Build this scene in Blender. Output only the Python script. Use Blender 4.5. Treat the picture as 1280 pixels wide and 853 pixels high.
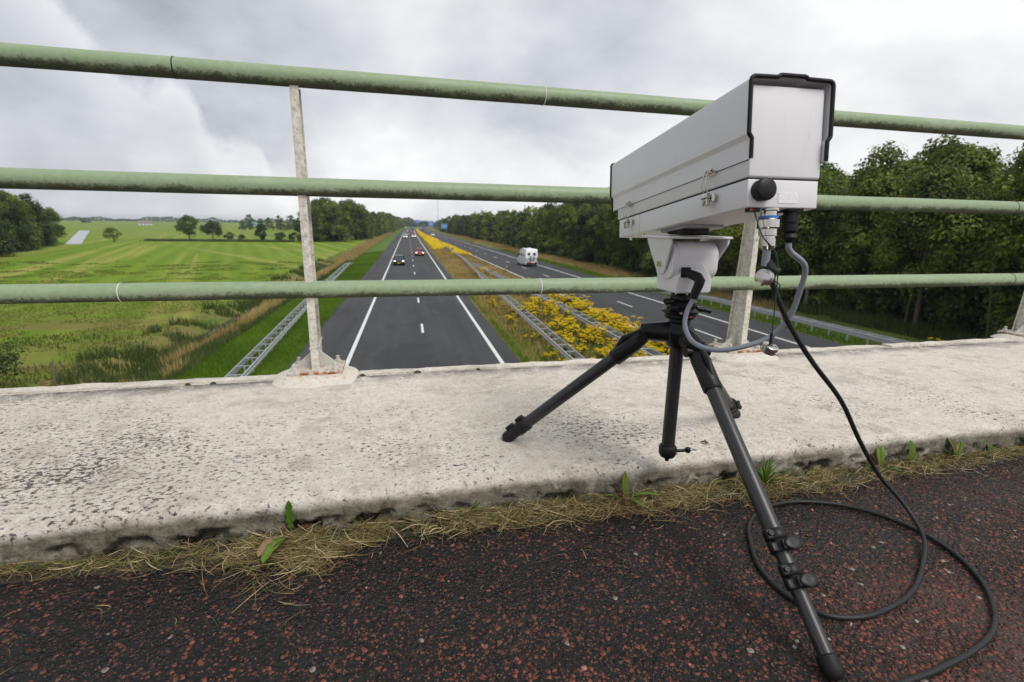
import bpy, bmesh, math, random
import numpy as np
from mathutils import Vector, Matrix, noise as mnoise

# ------------------------------------------------------------------ reset, camera, world, sun, exposure
for o in list(bpy.data.objects): bpy.data.objects.remove(o)
scn = bpy.context.scene
COL = scn.collection
CAMZ = 0.56
ZR = -5.94            # road surface level under the bridge (kerb top is z = 0)
RA = math.radians(2.0)

cam_d = bpy.data.cameras.new('camera'); cam = bpy.data.objects.new('camera', cam_d); COL.objects.link(cam)
RW = [[0.9723109, -0.0393057, 0.2303618], [-0.2332365, -0.2246675, 0.9461106], [0.0145673, -0.9736424, -0.2276142]]
cam.matrix_world = Matrix(((RW[0][0], -RW[0][1], -RW[0][2], 0), (RW[1][0], -RW[1][1], -RW[1][2], 0), (RW[2][0], -RW[2][1], -RW[2][2], CAMZ), (0, 0, 0, 1)))
cam_d.sensor_width = 36; cam_d.lens = 625 / 1280 * 36; cam_d.clip_start = 0.05; cam_d.clip_end = 12000
cam_d.dof.use_dof = True; cam_d.dof.focus_distance = 1.05; cam_d.dof.aperture_fstop = 7.1
scn.camera = cam
scn.render.resolution_x = 1024; scn.render.resolution_y = 682

SUN_EL, SUN_AZ = math.radians(55), math.radians(150)      # azimuth from +Y towards +X: behind the camera, to the right
world = bpy.data.worlds.new('World'); scn.world = world; world.use_nodes = True
wn = world.node_tree; N = wn.nodes; N.clear()
def wl(a, b): wn.links.new(a, b)
def wmath(op, a, b=None, c=None, clamp=False):
    n = N.new('ShaderNodeMath'); n.operation = op; n.use_clamp = clamp
    for i, v in enumerate((a, b, c)):
        if v is None: continue
        if isinstance(v, (int, float)): n.inputs[i].default_value = v
        else: wl(v, n.inputs[i])
    return n.outputs[0]
out = N.new('ShaderNodeOutputWorld'); bg = N.new('ShaderNodeBackground'); bg.inputs['Strength'].default_value = 0.1
wl(bg.outputs[0], out.inputs[0])
sky = N.new('ShaderNodeTexSky'); sky.sky_type = 'NISHITA'; sky.sun_disc = False
sky.sun_elevation = SUN_EL; sky.sun_rotation = SUN_AZ; sky.dust_density = 3
tc = N.new('ShaderNodeTexCoord'); sep = N.new('ShaderNodeSeparateXYZ'); wl(tc.outputs['Generated'], sep.inputs[0])
zc = wmath('ADD', wmath('MAXIMUM', sep.outputs[2], 0.0), 0.45)
u = wmath('DIVIDE', sep.outputs[0], zc); v = wmath('DIVIDE', sep.outputs[1], zc)
comb = N.new('ShaderNodeCombineXYZ'); wl(u, comb.inputs[0]); wl(v, comb.inputs[1])
def wnoise(vec, scale, detail, rough, dist, off):
    mp = N.new('ShaderNodeMapping'); mp.inputs['Location'].default_value = off; wl(vec, mp.inputs[0])
    n = N.new('ShaderNodeTexNoise'); n.inputs['Scale'].default_value = scale; n.inputs['Detail'].default_value = detail
    n.inputs['Roughness'].default_value = rough; n.inputs['Distortion'].default_value = dist
    wl(mp.outputs[0], n.inputs['Vector']); return n.outputs['Fac']
n1 = wnoise(comb.outputs[0], 1.15, 9, 0.50, 0.3, (3.1, 1.7, 0))
n2 = wnoise(comb.outputs[0], 3.4, 8, 0.55, 0.2, (7.7, 4.2, 1))
# cumulus bank low on the left: a height profile over azimuth, its edge broken up by noise
az = wmath('ARCTAN2', sep.outputs[0], sep.outputs[1])
fc = N.new('ShaderNodeFloatCurve'); cv = fc.mapping.curves[0]
pts = [(0, .50), (.45, .42), (.575, .33), (.600, .285), (.615, .225), (.632, .195), (.645, .20), (.653, .165), (.664, .125), (.678, .122), (.685, .07), (.70, .02), (1, .0)]
cv.points[0].location = pts[0]; cv.points[1].location = pts[-1]
for p in pts[1:-1]: cv.points.new(*p)
fc.mapping.update()
wl(wmath('ADD', wmath('DIVIDE', az, 3.0), 0.75), fc.inputs['Value'])   # az -2.25..0.75 -> 0..1
n3 = wnoise(tc.outputs['Generated'], 5.5, 8, 0.55, 0.25, (1.3, 0.4, 2.2))
el = sep.outputs[2]
n4 = wnoise(tc.outputs['Generated'], 17, 8, 0.6, 0.3, (4.3, 2.4, 0.2))
edge = wmath('ADD', wmath('ADD', wmath('SUBTRACT', fc.outputs[0], el), wmath('MULTIPLY', wmath('SUBTRACT', n3, 0.5), 0.13)), wmath('MULTIPLY', wmath('SUBTRACT', n4, 0.5), 0.06))
cm = wmath('DIVIDE', edge, 0.03, clamp=True)
# the bank's light rim fades into grey downwards
rim = wmath('SUBTRACT', 1.0, wmath('DIVIDE', edge, 0.13, clamp=True))
lum = wmath('ADD', wmath('MULTIPLY', wmath('SUBTRACT', n1, 0.5), 1.15), wmath('MULTIPLY', wmath('SUBTRACT', n2, 0.5), 0.5))
side = wmath('MULTIPLY', sep.outputs[0], 0.24)
low = wmath('MULTIPLY', wmath('SUBTRACT', 1.0, wmath('DIVIDE', wmath('MAXIMUM', el, 0.0), 0.25, clamp=True)), 0.20)
back = wmath('ADD', wmath('ADD', wmath('ADD', lum, side), low), 0.60)
bank = wmath('ADD', wmath('MULTIPLY', low, 0.6), wmath('ADD', wmath('ADD', wmath('MULTIPLY', rim, 0.22), wmath('MULTIPLY', wmath('ADD', lum, wmath('MULTIPLY', wmath('SUBTRACT', n4, 0.5), 0.3)), 0.55)), 0.555))
mixv = N.new('ShaderNodeMix'); mixv.data_type = 'FLOAT'; wl(cm, mixv.inputs[0]); wl(back, mixv.inputs[2]); wl(bank, mixv.inputs[3])
lumc = wmath('MINIMUM', wmath('MAXIMUM', mixv.outputs[0], 0.33), 0.93)
ramp = N.new('ShaderNodeValToRGB'); wl(lumc, ramp.inputs[0])
ramp.color_ramp.elements[0].position = 0.30; ramp.color_ramp.elements[0].color = (.27, .295, .34, 1)
ramp.color_ramp.elements[1].position = 0.90; ramp.color_ramp.elements[1].color = (.87, .87, .87, 1)
e = ramp.color_ramp.elements.new(0.60); e.color = (.57, .585, .62, 1)
sc = N.new('ShaderNodeVectorMath'); sc.operation = 'SCALE'; wl(ramp.outputs[0], sc.inputs[0]); sc.inputs['Scale'].default_value = 7.6
mixc = N.new('ShaderNodeMix'); mixc.data_type = 'RGBA'; mixc.inputs[0].default_value = 0.94
wl(sky.outputs[0], mixc.inputs[6]); wl(sc.outputs[0], mixc.inputs[7]); wl(mixc.outputs[2], bg.inputs['Color'])

sun_d = bpy.data.lights.new('sun', 'SUN'); sun = bpy.data.objects.new('sun', sun_d); COL.objects.link(sun)
sun_d.energy = 1.5; sun_d.angle = math.radians(28); sun_d.color = (1, .97, .92)
sdir = Vector((math.sin(SUN_AZ) * math.cos(SUN_EL), math.cos(SUN_AZ) * math.cos(SUN_EL), math.sin(SUN_EL)))
sun.rotation_euler = sdir.to_track_quat('Z', 'Y').to_euler(); sun.location = (0, 0, 60)
vs = scn.view_settings; vs.view_transform = 'Standard'; vs.look = 'None'; vs.gamma = 1; vs.exposure = 0.66; vs.use_curve_mapping = False
scn.cycles.max_bounces = 6; scn.cycles.volume_bounces = 0; scn.cycles.transparent_max_bounces = 8

# ------------------------------------------------------------------ materials
MATS = {}
class NT:
    def __init__(s, name):
        m = bpy.data.materials.new(name); m.use_nodes = True; s.m = m; s.t = m.node_tree; s.n = s.t.nodes
        s.b = s.n['Principled BSDF']; s.coord = s.n.new('ShaderNodeTexCoord'); MATS[name] = m
    def link(s, a, b): s.t.links.new(a, b)
    def val(s, sock, v):
        if isinstance(v, (int, float)): sock.default_value = v
        elif isinstance(v, tuple): sock.default_value = v if len(v) == 4 or sock.type == 'VECTOR' else (*v, 1)
        else: s.link(v, sock)
    def math(s, op, a, b=None, c=None, clamp=False):
        n = s.n.new('ShaderNodeMath'); n.operation = op; n.use_clamp = clamp
        for i, v in enumerate((a, b, c)):
            if v is not None: s.val(n.inputs[i], v)
        return n.outputs[0]
    def map(s, scale=(1, 1, 1), rot=(0, 0, 0), loc=(0, 0, 0), src='Object'):
        n = s.n.new('ShaderNodeMapping'); n.inputs['Scale'].default_value = scale; n.inputs['Rotation'].default_value = rot
        n.inputs['Location'].default_value = loc; s.link(s.coord.outputs[src], n.inputs[0]); return n.outputs[0]
    def noise(s, scale, detail=5, rough=.55, dist=0, vec=None, out='Fac'):
        n = s.n.new('ShaderNodeTexNoise'); n.inputs['Scale'].default_value = scale; n.inputs['Detail'].default_value = detail
        n.inputs['Roughness'].default_value = rough; n.inputs['Distortion'].default_value = dist
        s.link(vec if vec is not None else s.coord.outputs['Object'], n.inputs['Vector']); return n.outputs[out]
    def vor(s, scale, vec=None, feature='F1', rnd=1, out='Distance'):
        n = s.n.new('ShaderNodeTexVoronoi'); n.feature = feature; n.inputs['Scale'].default_value = scale
        n.inputs['Randomness'].default_value = rnd
        s.link(vec if vec is not None else s.coord.outputs['Object'], n.inputs['Vector'])
        return n if out == 'node' else n.outputs[out]
    def ramp(s, fac, stops, interp='LINEAR'):
        n = s.n.new('ShaderNodeValToRGB'); s.val(n.inputs[0], fac); cr = n.color_ramp; cr.interpolation = interp
        cr.elements[0].position = stops[0][0]; cr.elements[1].position = stops[-1][0]
        def c4(c): return (c, c, c, 1) if isinstance(c, (int, float)) else (*c, 1)
        cr.elements[0].color = c4(stops[0][1]); cr.elements[1].color = c4(stops[-1][1])
        for p, c in stops[1:-1]: e = cr.elements.new(p); e.color = c4(c)
        return n.outputs[0]
    def mix(s, f, a, b, mode='MIX'):
        n = s.n.new('ShaderNodeMix'); n.data_type = 'RGBA'; n.blend_type = mode
        s.val(n.inputs[0], f); s.val(n.inputs[6], a); s.val(n.inputs[7], b); return n.outputs[2]
    def sep(s, sock):
        n = s.n.new('ShaderNodeSeparateXYZ'); s.link(sock, n.inputs[0]); return n.outputs
    def bump(s, h, strength=.3, dist=.01, prev=None):
        n = s.n.new('ShaderNodeBump'); n.inputs['Strength'].default_value = strength; n.inputs['Distance'].default_value = dist
        s.link(h, n.inputs['Height'])
        if prev is not None: s.link(prev, n.inputs['Normal'])
        s.link(n.outputs[0], s.b.inputs['Normal']); return n.outputs[0]
    def set(s, color=None, rough=None, metal=None, **kw):
        if color is not None: s.val(s.b.inputs['Base Color'], color)
        if rough is not None: s.val(s.b.inputs['Roughness'], rough)
        if metal is not None: s.val(s.b.inputs['Metallic'], metal)
        for k, v in kw.items(): s.val(s.b.inputs[k.replace('_', ' ')], v)
        return s.m

def simple(name, col, rough=.6, metal=0, var=.12, scale=30, bump=0.0, bscale=200, bdist=.001):
    t = NT(name); t.b.inputs['Specular IOR Level'].default_value = .28 if name.startswith('black') else .5; f = t.noise(scale, 6, .6)
    c = t.mix(f, tuple(x * (1 - var) for x in col), tuple(min(1, x * (1 + var)) for x in col))
    t.set(c, t.ramp(t.noise(scale * 2.3, 5), [(0.3, max(0, rough - .08)), (.7, min(1, rough + .08))]), metal)
    if bump: t.bump(t.noise(bscale, 3), bump, bdist)
    return t.m

# railing paint with algae stain along the underside and paint chips
t = NT('rail_green'); o = t.sep(t.coord.outputs['Object'])
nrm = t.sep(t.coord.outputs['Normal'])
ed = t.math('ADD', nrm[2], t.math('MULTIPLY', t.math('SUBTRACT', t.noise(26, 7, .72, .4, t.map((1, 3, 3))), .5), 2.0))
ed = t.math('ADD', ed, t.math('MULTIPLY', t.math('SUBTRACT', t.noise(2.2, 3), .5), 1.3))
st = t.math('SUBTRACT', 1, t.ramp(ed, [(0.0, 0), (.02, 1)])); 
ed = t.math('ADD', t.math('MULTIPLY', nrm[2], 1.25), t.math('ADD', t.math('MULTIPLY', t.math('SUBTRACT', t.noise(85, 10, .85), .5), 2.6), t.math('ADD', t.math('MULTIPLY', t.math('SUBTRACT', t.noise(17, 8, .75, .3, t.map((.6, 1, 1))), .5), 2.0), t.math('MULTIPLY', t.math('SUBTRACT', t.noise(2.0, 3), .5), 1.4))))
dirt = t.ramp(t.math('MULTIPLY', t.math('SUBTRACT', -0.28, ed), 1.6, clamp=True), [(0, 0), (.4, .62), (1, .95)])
green = t.mix(t.noise(5, 5), (.225, .305, .175), (.295, .375, .235))
green = t.mix(t.math('MULTIPLY', t.ramp(t.noise(60, 8, .8), [(.42, 0), (.7, 1)]), .5), green, (.16, .21, .12))
green = t.mix(t.ramp(t.noise(9, 8, .75, 0, t.map((.4, 1, 1))), [(.56, 0), (.68, .45)]), green, (.36, .45, .33))
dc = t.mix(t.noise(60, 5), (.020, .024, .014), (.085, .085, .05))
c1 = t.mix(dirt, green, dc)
chip = t.math('GREATER_THAN', t.noise(19, 4, .7, .6, t.map((.35, 1, 1), loc=(3, 1, 2))), .735)
c1 = t.mix(chip, c1, (.10, .028, .018))
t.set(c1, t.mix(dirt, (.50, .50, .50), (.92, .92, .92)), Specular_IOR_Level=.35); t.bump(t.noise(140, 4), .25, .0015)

# weathered cream paint of the posts
t = NT('post_paint')
g = t.ramp(t.noise(60, 9, .85), [(.36, 0), (.56, 1)]); c = t.mix(g, (.30, .275, .225), (.72, .69, .61))
c = t.mix(t.ramp(t.noise(120, 5, .7), [(.60, 0), (.72, .7)]), c, (.13, .12, .09))
c = t.mix(t.ramp(t.noise(13, 6, .75), [(.68, 0), (.74, 1)]), c, (.14, .045, .02))
t.set(c, .75); t.bump(t.noise(160, 6, .75), .6, .003)
t = NT('rusty_paint')
c = t.mix(t.noise(70, 7, .7), (.36, .34, .29), (.66, .64, .57))
z = t.sep(t.coord.outputs['Object'])[2]
rz = t.math('SUBTRACT', 1, t.math('MULTIPLY', t.math('ABSOLUTE', t.math('SUBTRACT', z, .020)), 60), clamp=True)
rr = t.math('MULTIPLY', t.math('MULTIPLY', rz, 1.8, clamp=True), t.ramp(t.noise(46, 5, .65, .3), [(.46, 0), (.53, 1)]))
c = t.mix(rr, c, t.mix(t.noise(160, 3), (.035, .012, .006), (.50, .15, .02)))
t.set(c, .8); t.bump(t.noise(150, 6, .75), .7, .003)
t = NT('mortar_pad')
c = t.mix(t.noise(40, 7, .7), (.46, .43, .36), (.72, .69, .62))
z = t.sep(t.coord.outputs['Object'])[2]
rs = t.math('MULTIPLY', t.ramp(t.noise(9, 5, .6, 0, t.map((6, 6, .6))), [(.50, 0), (.64, .8)]), t.ramp(z, [(.0, 0), (.022, 1)]))
c = t.mix(rs, c, (.48, .22, .07)); t.set(c, .9); t.bump(t.noise(90, 8, .7), .6, .004)

# kerb concrete: cream paint / lichen over grey concrete, black lichen speckle, dirty front face with painted hole shade
t = NT('kerb_concrete'); P = t.coord.outputs['Object']; xyz = t.sep(P)
wh = t.mix(t.ramp(t.noise(30, 10, .85), [(.36, 0), (.62, 1)]), (.74, .65, .53), (1.0, .955, .875))
wh = t.mix(t.ramp(t.noise(170, 6, .8, 0, t.map((.7, 1.2, 1))), [(.52, 0), (.64, .7)]), wh, (.40, .335, .26))
wh = t.mix(t.ramp(t.noise(3.2, 6, .65), [(.46, 0), (.75, .4)]), wh, (.52, .46, .37))
dens = t.math('ADD', t.math('MULTIPLY', t.noise(2.6, 4, .6, .3), .55), t.ramp(t.math('ADD', t.math('MULTIPLY', xyz[0], .25), .5), [(.12, .27), (.42, .08), (.8, .055)]))
mid = t.math('ABSOLUTE', t.math('SUBTRACT', xyz[1], 1.22)); dens = t.math('SUBTRACT', dens, t.math('MULTIPLY', mid, .22))
sp = t.noise(88, 8, .70, .3, t.map((.85, 1.1, 1)))
spk = t.math('MULTIPLY', t.math('SUBTRACT', t.math('ADD', sp, t.math('MULTIPLY', dens, .60)), .765), 20, clamp=True)
wh = t.mix(t.math('MULTIPLY', spk, .9), wh, (.055, .052, .05))
blo = t.ramp(t.noise(7, 9, .72, .2), [(.53, 0), (.60, .42)])
wh = t.mix(blo, wh, (.42, .37, .30))
sp2 = t.math('MULTIPLY', t.math('SUBTRACT', t.noise(150, 5, .6), .655), 14, clamp=True)
wh = t.mix(t.math('MULTIPLY', sp2, .75), wh, (.09, .082, .07))
bk = t.math('MULTIPLY', t.math('SUBTRACT', xyz[1], 1.77), 12, clamp=True)
bk = t.math('MULTIPLY', bk, t.ramp(t.noise(16, 8, .75), [(.36, 0), (.54, .9)]))
wh = t.mix(bk, wh, (.17, .16, .145))
fr = t.math('MULTIPLY', t.math('SUBTRACT', -.012, t.math('ADD', xyz[2], t.math('MULTIPLY', t.math('SUBTRACT', t.noise(9, 8, .7), .5), .03))), 55, clamp=True)
fcol = t.mix(t.ramp(t.noise(20, 10, .85), [(.36, 0), (.64, 1)]), (.075, .065, .042), (.42, .38, .30))
fcol = t.mix(t.ramp(t.noise(6, 6, .65), [(.54, 0), (.60, .9)]), fcol, (.66, .62, .54))
hole_shade = t.math('MULTIPLY', t.math('MULTIPLY', t.math('SUBTRACT', -.045, xyz[2]), 40, clamp=True), t.ramp(t.noise(26, 6, .65, .3, t.map((1, 1, 1.6))), [(.575, 0), (.60, .92)]))
fcol = t.mix(hole_shade, fcol, (.016, .013, .009))  # shade of undercut holes painted into the colour as dark patches
moss = t.math('MULTIPLY', t.math('MULTIPLY', t.math('SUBTRACT', -.055, xyz[2]), 30, clamp=True), t.ramp(t.noise(12, 7, .7), [(.4, 0), (.55, .95)]))
fcol = t.mix(moss, fcol, t.mix(t.noise(80, 4), (.045, .05, .012), (.12, .11, .04)))
c = t.mix(fr, wh, fcol)
t.set(c, .9, Specular_IOR_Level=.2); nb = t.bump(t.noise(60, 10, .85), 1.0, .010); nb = t.bump(t.vor(170, rnd=1), .5, .004, nb); t.bump(t.noise(300, 4, .7), .8, .003, nb)

# bridge path: dark bitumen with red chippings
t = NT('red_asphalt'); P = t.coord.outputs['Object']; xyz = t.sep(P)
dv = t.n.new('ShaderNodeVectorMath'); dv.operation = 'ADD'; t.link(P, dv.inputs[0])
nz = t.n.new('ShaderNodeTexNoise'); nz.inputs['Scale'].default_value = 120; sc_ = t.n.new('ShaderNodeVectorMath'); sc_.operation = 'SCALE'
t.link(P, nz.inputs['Vector']); t.link(nz.outputs['Color'], sc_.inputs[0]); sc_.inputs['Scale'].default_value = .006; t.link(sc_.outputs[0], dv.inputs[1])
V = t.vor(105, dv.outputs[0], out='node'); rnd = t.sep(V.outputs['Color'])
V2 = t.vor(230, dv.outputs[0], out='node'); rnd2 = t.sep(V2.outputs['Color'])
wear = t.math('ADD', t.noise(2.4, 6, .65), t.math('ADD', t.math('MULTIPLY', t.math('SUBTRACT', .62, xyz[1]), .75), t.math('MULTIPLY', t.math('SUBTRACT', xyz[0], .45), .16)))
thr = t.ramp(wear, [(.36, .72), (.50, .48), (.70, .18)])
isc = t.math('MULTIPLY', t.math('GREATER_THAN', rnd[0], thr), t.math('LESS_THAN', V.outputs['Distance'], t.math('ADD', .22, t.math('MULTIPLY', rnd[1], .3))))
isc2 = t.math('MULTIPLY', t.math('GREATER_THAN', rnd2[0], t.math('SUBTRACT', thr, .12)), t.math('LESS_THAN', V2.outputs['Distance'], .40))
bit = t.mix(t.noise(150, 6, .7), (.003, .003, .0035), (.020, .017, .016))
chipc = t.mix(rnd[2], (.055, .019, .013), (.21, .068, .045))
chipc = t.mix(t.math('GREATER_THAN', rnd[1], .99), chipc, (.30, .27, .23))
chipc2 = t.mix(rnd2[2], (.05, .022, .016), (.17, .068, .05))
dust = t.math('MULTIPLY', t.math('SUBTRACT', wear, .62), 1.8, clamp=True)
bit = t.mix(dust, bit, (.15, .098, .085))
c = t.mix(isc2, bit, chipc2); c = t.mix(isc, c, chipc)
wet = t.math('MULTIPLY', t.ramp(t.noise(4.2, 6, .6), [(.38, 0), (.52, 1)]), t.math('MULTIPLY', t.math('SUBTRACT', xyz[1], .60), 5, clamp=True))
c = t.mix(t.math('MULTIPLY', wet, .5), c, (.006, .006, .007))
t.set(c, Specular_IOR_Level=.3, rough=t.math('SUBTRACT', .74, t.math('MULTIPLY', wet, t.ramp(t.noise(30, 5), [(.42, .25), (.56, .56)]))))
h = t.math('SUBTRACT', 1, t.math('MULTIPLY', V.outputs['Distance'], 1.6), clamp=True)
hh = t.math('ADD', t.math('MULTIPLY', h, t.math('SUBTRACT', 1.1, t.math('MULTIPLY', wet, .7))), t.math('MULTIPLY', t.math('SUBTRACT', 1, V2.outputs['Distance']), .45))
nb = t.bump(hh, 1.0, .006); t.bump(t.noise(420, 4), .3, .0012, nb)

# motorway asphalt
t = NT('motorway_asphalt'); P = t.coord.outputs['Object']; xyz = t.sep(P)
c = t.mix(t.ramp(t.noise(.5, 7, .65, .2, t.map((1.6, .22, 1))), [(.36, 0), (.62, 1)]), (.012, .013, .015), (.038, .039, .042))
c = t.mix(t.math('MULTIPLY', t.noise(30, 4), .5), c, (.045, .045, .048))
c = t.mix(t.ramp(t.noise(1.1, 3, .5, 0, t.map((1.3, .004, 1))), [(.4, 0), (.6, .45)]), c, (.050, .051, .054))
seam = t.math('MULTIPLY', t.ramp(t.noise(.12, 5, .7, 0, t.map((1, .6, 1))), [(.5, 0), (.56, .6)]), 1)
c = t.mix(seam, c, (.017, .018, .020))
t.set(c, .82); t.bump(t.noise(60, 3), .3, .01)
t = NT('road_paint'); c = t.mix(t.noise(6, 7, .7), (.50, .50, .48), (.78, .78, .76))
c = t.mix(t.ramp(t.noise(14, 6, .7), [(.6, 0), (.7, .45)]), c, (.2, .2, .2)); t.set(c, .6)

def groundmat(name, cols, scale=(1, 1, 1), s1=.6, s2=6, rough=.95):
    t = NT(name); a = t.noise(s1, 8, .62, .2, t.map(scale)); b = t.noise(s2, 7, .7, 0)
    f = t.math('ADD', t.math('MULTIPLY', a, .7), t.math('MULTIPLY', b, .3))
    n = len(cols); c = t.ramp(f, [(.36 + .28 * i / (n - 1), cc) for i, cc in enumerate(cols)])
    t.set(c, rough, Specular_IOR_Level=.15); t.bump(b, .5, .15); return t
groundmat('verge_green', [(.05, .08, .012), (.085, .15, .02), (.13, .18, .028)])
groundmat('median_soil', [(.07, .10, .02), (.17, .13, .05), (.27, .19, .085)], (1, .25, 1), .5, 5)
groundmat('right_verge', [(.06, .11, .015), (.11, .14, .03), (.24, .17, .075)], (1, .12, 1), .6, 5)
groundmat('forest_floor', [(.02, .022, .008), (.045, .035, .016), (.06, .055, .02)])
groundmat('rough_grass', [(.06, .10, .015), (.10, .14, .025), (.20, .16, .06), (.10, .14, .03)], (1, .2, 1), .35, 3)
# meadow: mown swathes running away from the bridge, yellow-brown tracks, darker far meadows
t = NT('meadow'); P = t.coord.outputs['Object']; xyz = t.sep(P)
def dirmap(t, ang, scale):
    m1 = t.map((1, 1, 1), (0, 0, math.radians(ang))); n = t.n.new('ShaderNodeMapping'); n.inputs['Scale'].default_value = scale; t.link(m1, n.inputs[0]); return n.outputs[0]
m = dirmap(t, -17, (1, .04, 1))
sw = t.n.new('ShaderNodeTexWave'); sw.wave_type = 'BANDS'; sw.bands_direction = 'X'; sw.inputs['Scale'].default_value = .085; sw.inputs['Distortion'].default_value = 2.2
sw.inputs['Detail'].default_value = 3; sw.inputs['Detail Scale'].default_value = .6; t.link(m, sw.inputs['Vector'])
base = t.mix(t.noise(.05, 8, .6, .3), (.09, .165, .010), (.17, .26, .018))
base = t.mix(t.math('MULTIPLY', sw.outputs['Fac'], .45), base, (.23, .31, .035))
trk = t.noise(.5, 3, .5, .15, dirmap(t, -19, (.55, .012, 1)))
base = t.mix(t.ramp(trk, [(.57, 0), (.64, .7)]), base, (.36, .34, .09))
trk2 = t.noise(.5, 3, .5, .1, dirmap(t, -32, (.35, .010, 1)))
base = t.mix(t.ramp(trk2, [(.60, 0), (.66, .5)]), base, (.36, .33, .10))
near = t.ramp(t.math('ADD', t.math('MULTIPLY', xyz[1], .01), t.math('MULTIPLY', t.noise(.05, 6, .6), .5)), [(.58, 1), (.86, 0)])
mud = t.math('MULTIPLY', near, t.ramp(t.noise(.22, 9, .68, .3, t.map((.5, 1.3, 1), (0, 0, .35))), [(.38, 0), (.58, .9)]))
base = t.mix(mud, base, (.19, .14, .055))
far = t.ramp(t.math('MULTIPLY', xyz[1], .002), [(.385, 0), (.40, 1)])
base = t.mix(t.math('MULTIPLY', far, t.noise(.012, 4, .6, 0, t.map((.4, 2, 1)))), base, (.19, .23, .045))
base = t.mix(t.math('MULTIPLY', t.noise(3, 8, .8), .35), base, (.09, .15, .02))
t.set(base, .95, Specular_IOR_Level=.1); t.bump(t.noise(2.5, 8, .75), .6, .3)
t = NT('water'); t.set((.05, .06, .06), .06); t.bump(t.noise(1.2, 4), .05, .1)

def leafmat(name, c0, c1, c2=None, trans=.25, rough=.6):
    t = NT(name); a = t.n.new('ShaderNodeAttribute'); a.attribute_name = 'tone'
    st = [(0, c0), (1, c1)] if c2 is None else [(0, c0), (.6, c1), (1, c2)]
    c = t.ramp(a.outputs['Fac'], st)
    oi = t.n.new('ShaderNodeObjectInfo'); c = t.mix(t.math('MULTIPLY', oi.outputs['Random'], 0.0 if 'bloom' in name else .22), c, tuple(x * .6 for x in c0))
    t.set(c, rough, Specular_IOR_Level=.25)
    tr = t.n.new('ShaderNodeBsdfTranslucent'); t.link(c, tr.inputs[0]); mx = t.n.new('ShaderNodeMixShader'); mx.inputs[0].default_value = trans
    t.link(t.b.outputs[0], mx.inputs[1]); t.link(tr.outputs[0], mx.inputs[2]); t.link(mx.outputs[0], t.n['Material Output'].inputs[0]); return t.m
leafmat('leaf_oak', (.03, .055, .008), (.115, .165, .022), (.235, .30, .045), .30)
leafmat('leaf_light', (.045, .08, .012), (.165, .215, .028), (.30, .35, .055), .30)
leafmat('leaf_dark', (.018, .036, .010), (.05, .08, .018), (.095, .13, .03))
leafmat('grass_green', (.08, .15, .012), (.165, .28, .02), (.25, .37, .05), .5)
leafmat('field_grass', (.13, .10, .035), (.17, .22, .03), (.25, .31, .05), .5)
leafmat('grass_tan', (.24, .18, .055), (.50, .37, .14), (.68, .54, .26), .45)
leafmat('reed', (.05, .075, .018), (.11, .155, .035), (.21, .235, .10), .45)
leafmat('ragwort_leaf', (.07, .12, .018), (.13, .19, .03), (.20, .25, .05), .4)
leafmat('ragwort_bloom', (.82, .55, .006), (.94, .70, .010), (.96, .82, .05), .4)
leafmat('straw', (.05, .042, .016), (.30, .225, .09), (.74, .61, .36), .2, .75)
leafmat('weed_leaf', (.05, .10, .012), (.12, .22, .03), (.22, .30, .05), .35, .45)
leafmat('weed_brown', (.10, .035, .02), (.24, .12, .06), (.40, .28, .16), .3, .6)
leafmat('litter_chip', (.012, .012, .012), (.14, .045, .03), (.34, .16, .12), .0, .85)

simple('bark', (.085, .07, .05), .9, 0, .35, 6, .6, 20, .02)
simple('pale_bark', (.19, .175, .14), .9, 0, .35, 6, .6, 20, .02)
simple('galvanised', (.50, .52, .54), .42, .55, .14, 3)
simple('housing_dark_paint', (.44, .44, .46), .45, 0, .03, 14, .12, 900, .0004)  # darker grey of the mounting plate and base ring
simple('black_rubber', (.009, .009, .010), .55, 0, .2, 60)
simple('black_plastic', (.010, .010, .011), .42, 0, .15, 50, .15, 700, .0006)
simple('black_metal', (.010, .010, .011), .32, .2, .15, 50)
simple('steel', (.56, .53, .49), .20, 1, .10, 60)
simple('blue_ring', (.02, .14, .48), .4); simple('red_mark', (.55, .03, .05), .5); simple('faint_red', (.62, .30, .33), .5)
simple('grey_cable', (.22, .245, .285), .42, 0, .05, 20); simple('black_cable', (.018, .0185, .020), .45, 0, .15, 30, .2, 500, .0005)
simple('green_cord', (.012, .055, .035), .7); simple('zip_white', (.6, .6, .58), .5)
t = NT('housing_paint'); c = t.mix(t.noise(9, 8, .7), (.66, .66, .672), (.72, .72, .73))
c = t.mix(t.ramp(t.noise(24, 8, .8, .2, t.map((1, 1, .25))), [(.58, 0), (.74, .22)]), c, (.36, .35, .33)); c = t.mix(t.ramp(t.noise(140, 3, .6), [(.71, 0), (.74, .5)]), c, (.30, .29, .28))
t.set(c, t.ramp(t.noise(30, 6, .7), [(.3, .34), (.7, .52)])); t.bump(t.noise(700, 3), .12, .0004)
t = NT('carbon'); w = t.n.new('ShaderNodeTexWave'); w.inputs['Scale'].default_value = 90; w.inputs['Distortion'].default_value = 4; w.inputs['Detail'].default_value = 3
t.link(t.map((1, 1, .15)), w.inputs['Vector']); t.set(t.mix(w.outputs['Fac'], (.012, .012, .013), (.030, .030, .032)), .40, Coat_Weight=.10)
t = NT('label_print'); a = t.sep(t.coord.outputs['Object']); ln = t.math('GREATER_THAN', t.math('SINE', t.math('MULTIPLY', a[2], 2100)), .45)
c = t.mix(t.math('MULTIPLY', ln, t.math('GREATER_THAN', t.noise(330, 2), .48)), (.78, .78, .79), (.55, .55, .56)); t.set(c, .5)
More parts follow.
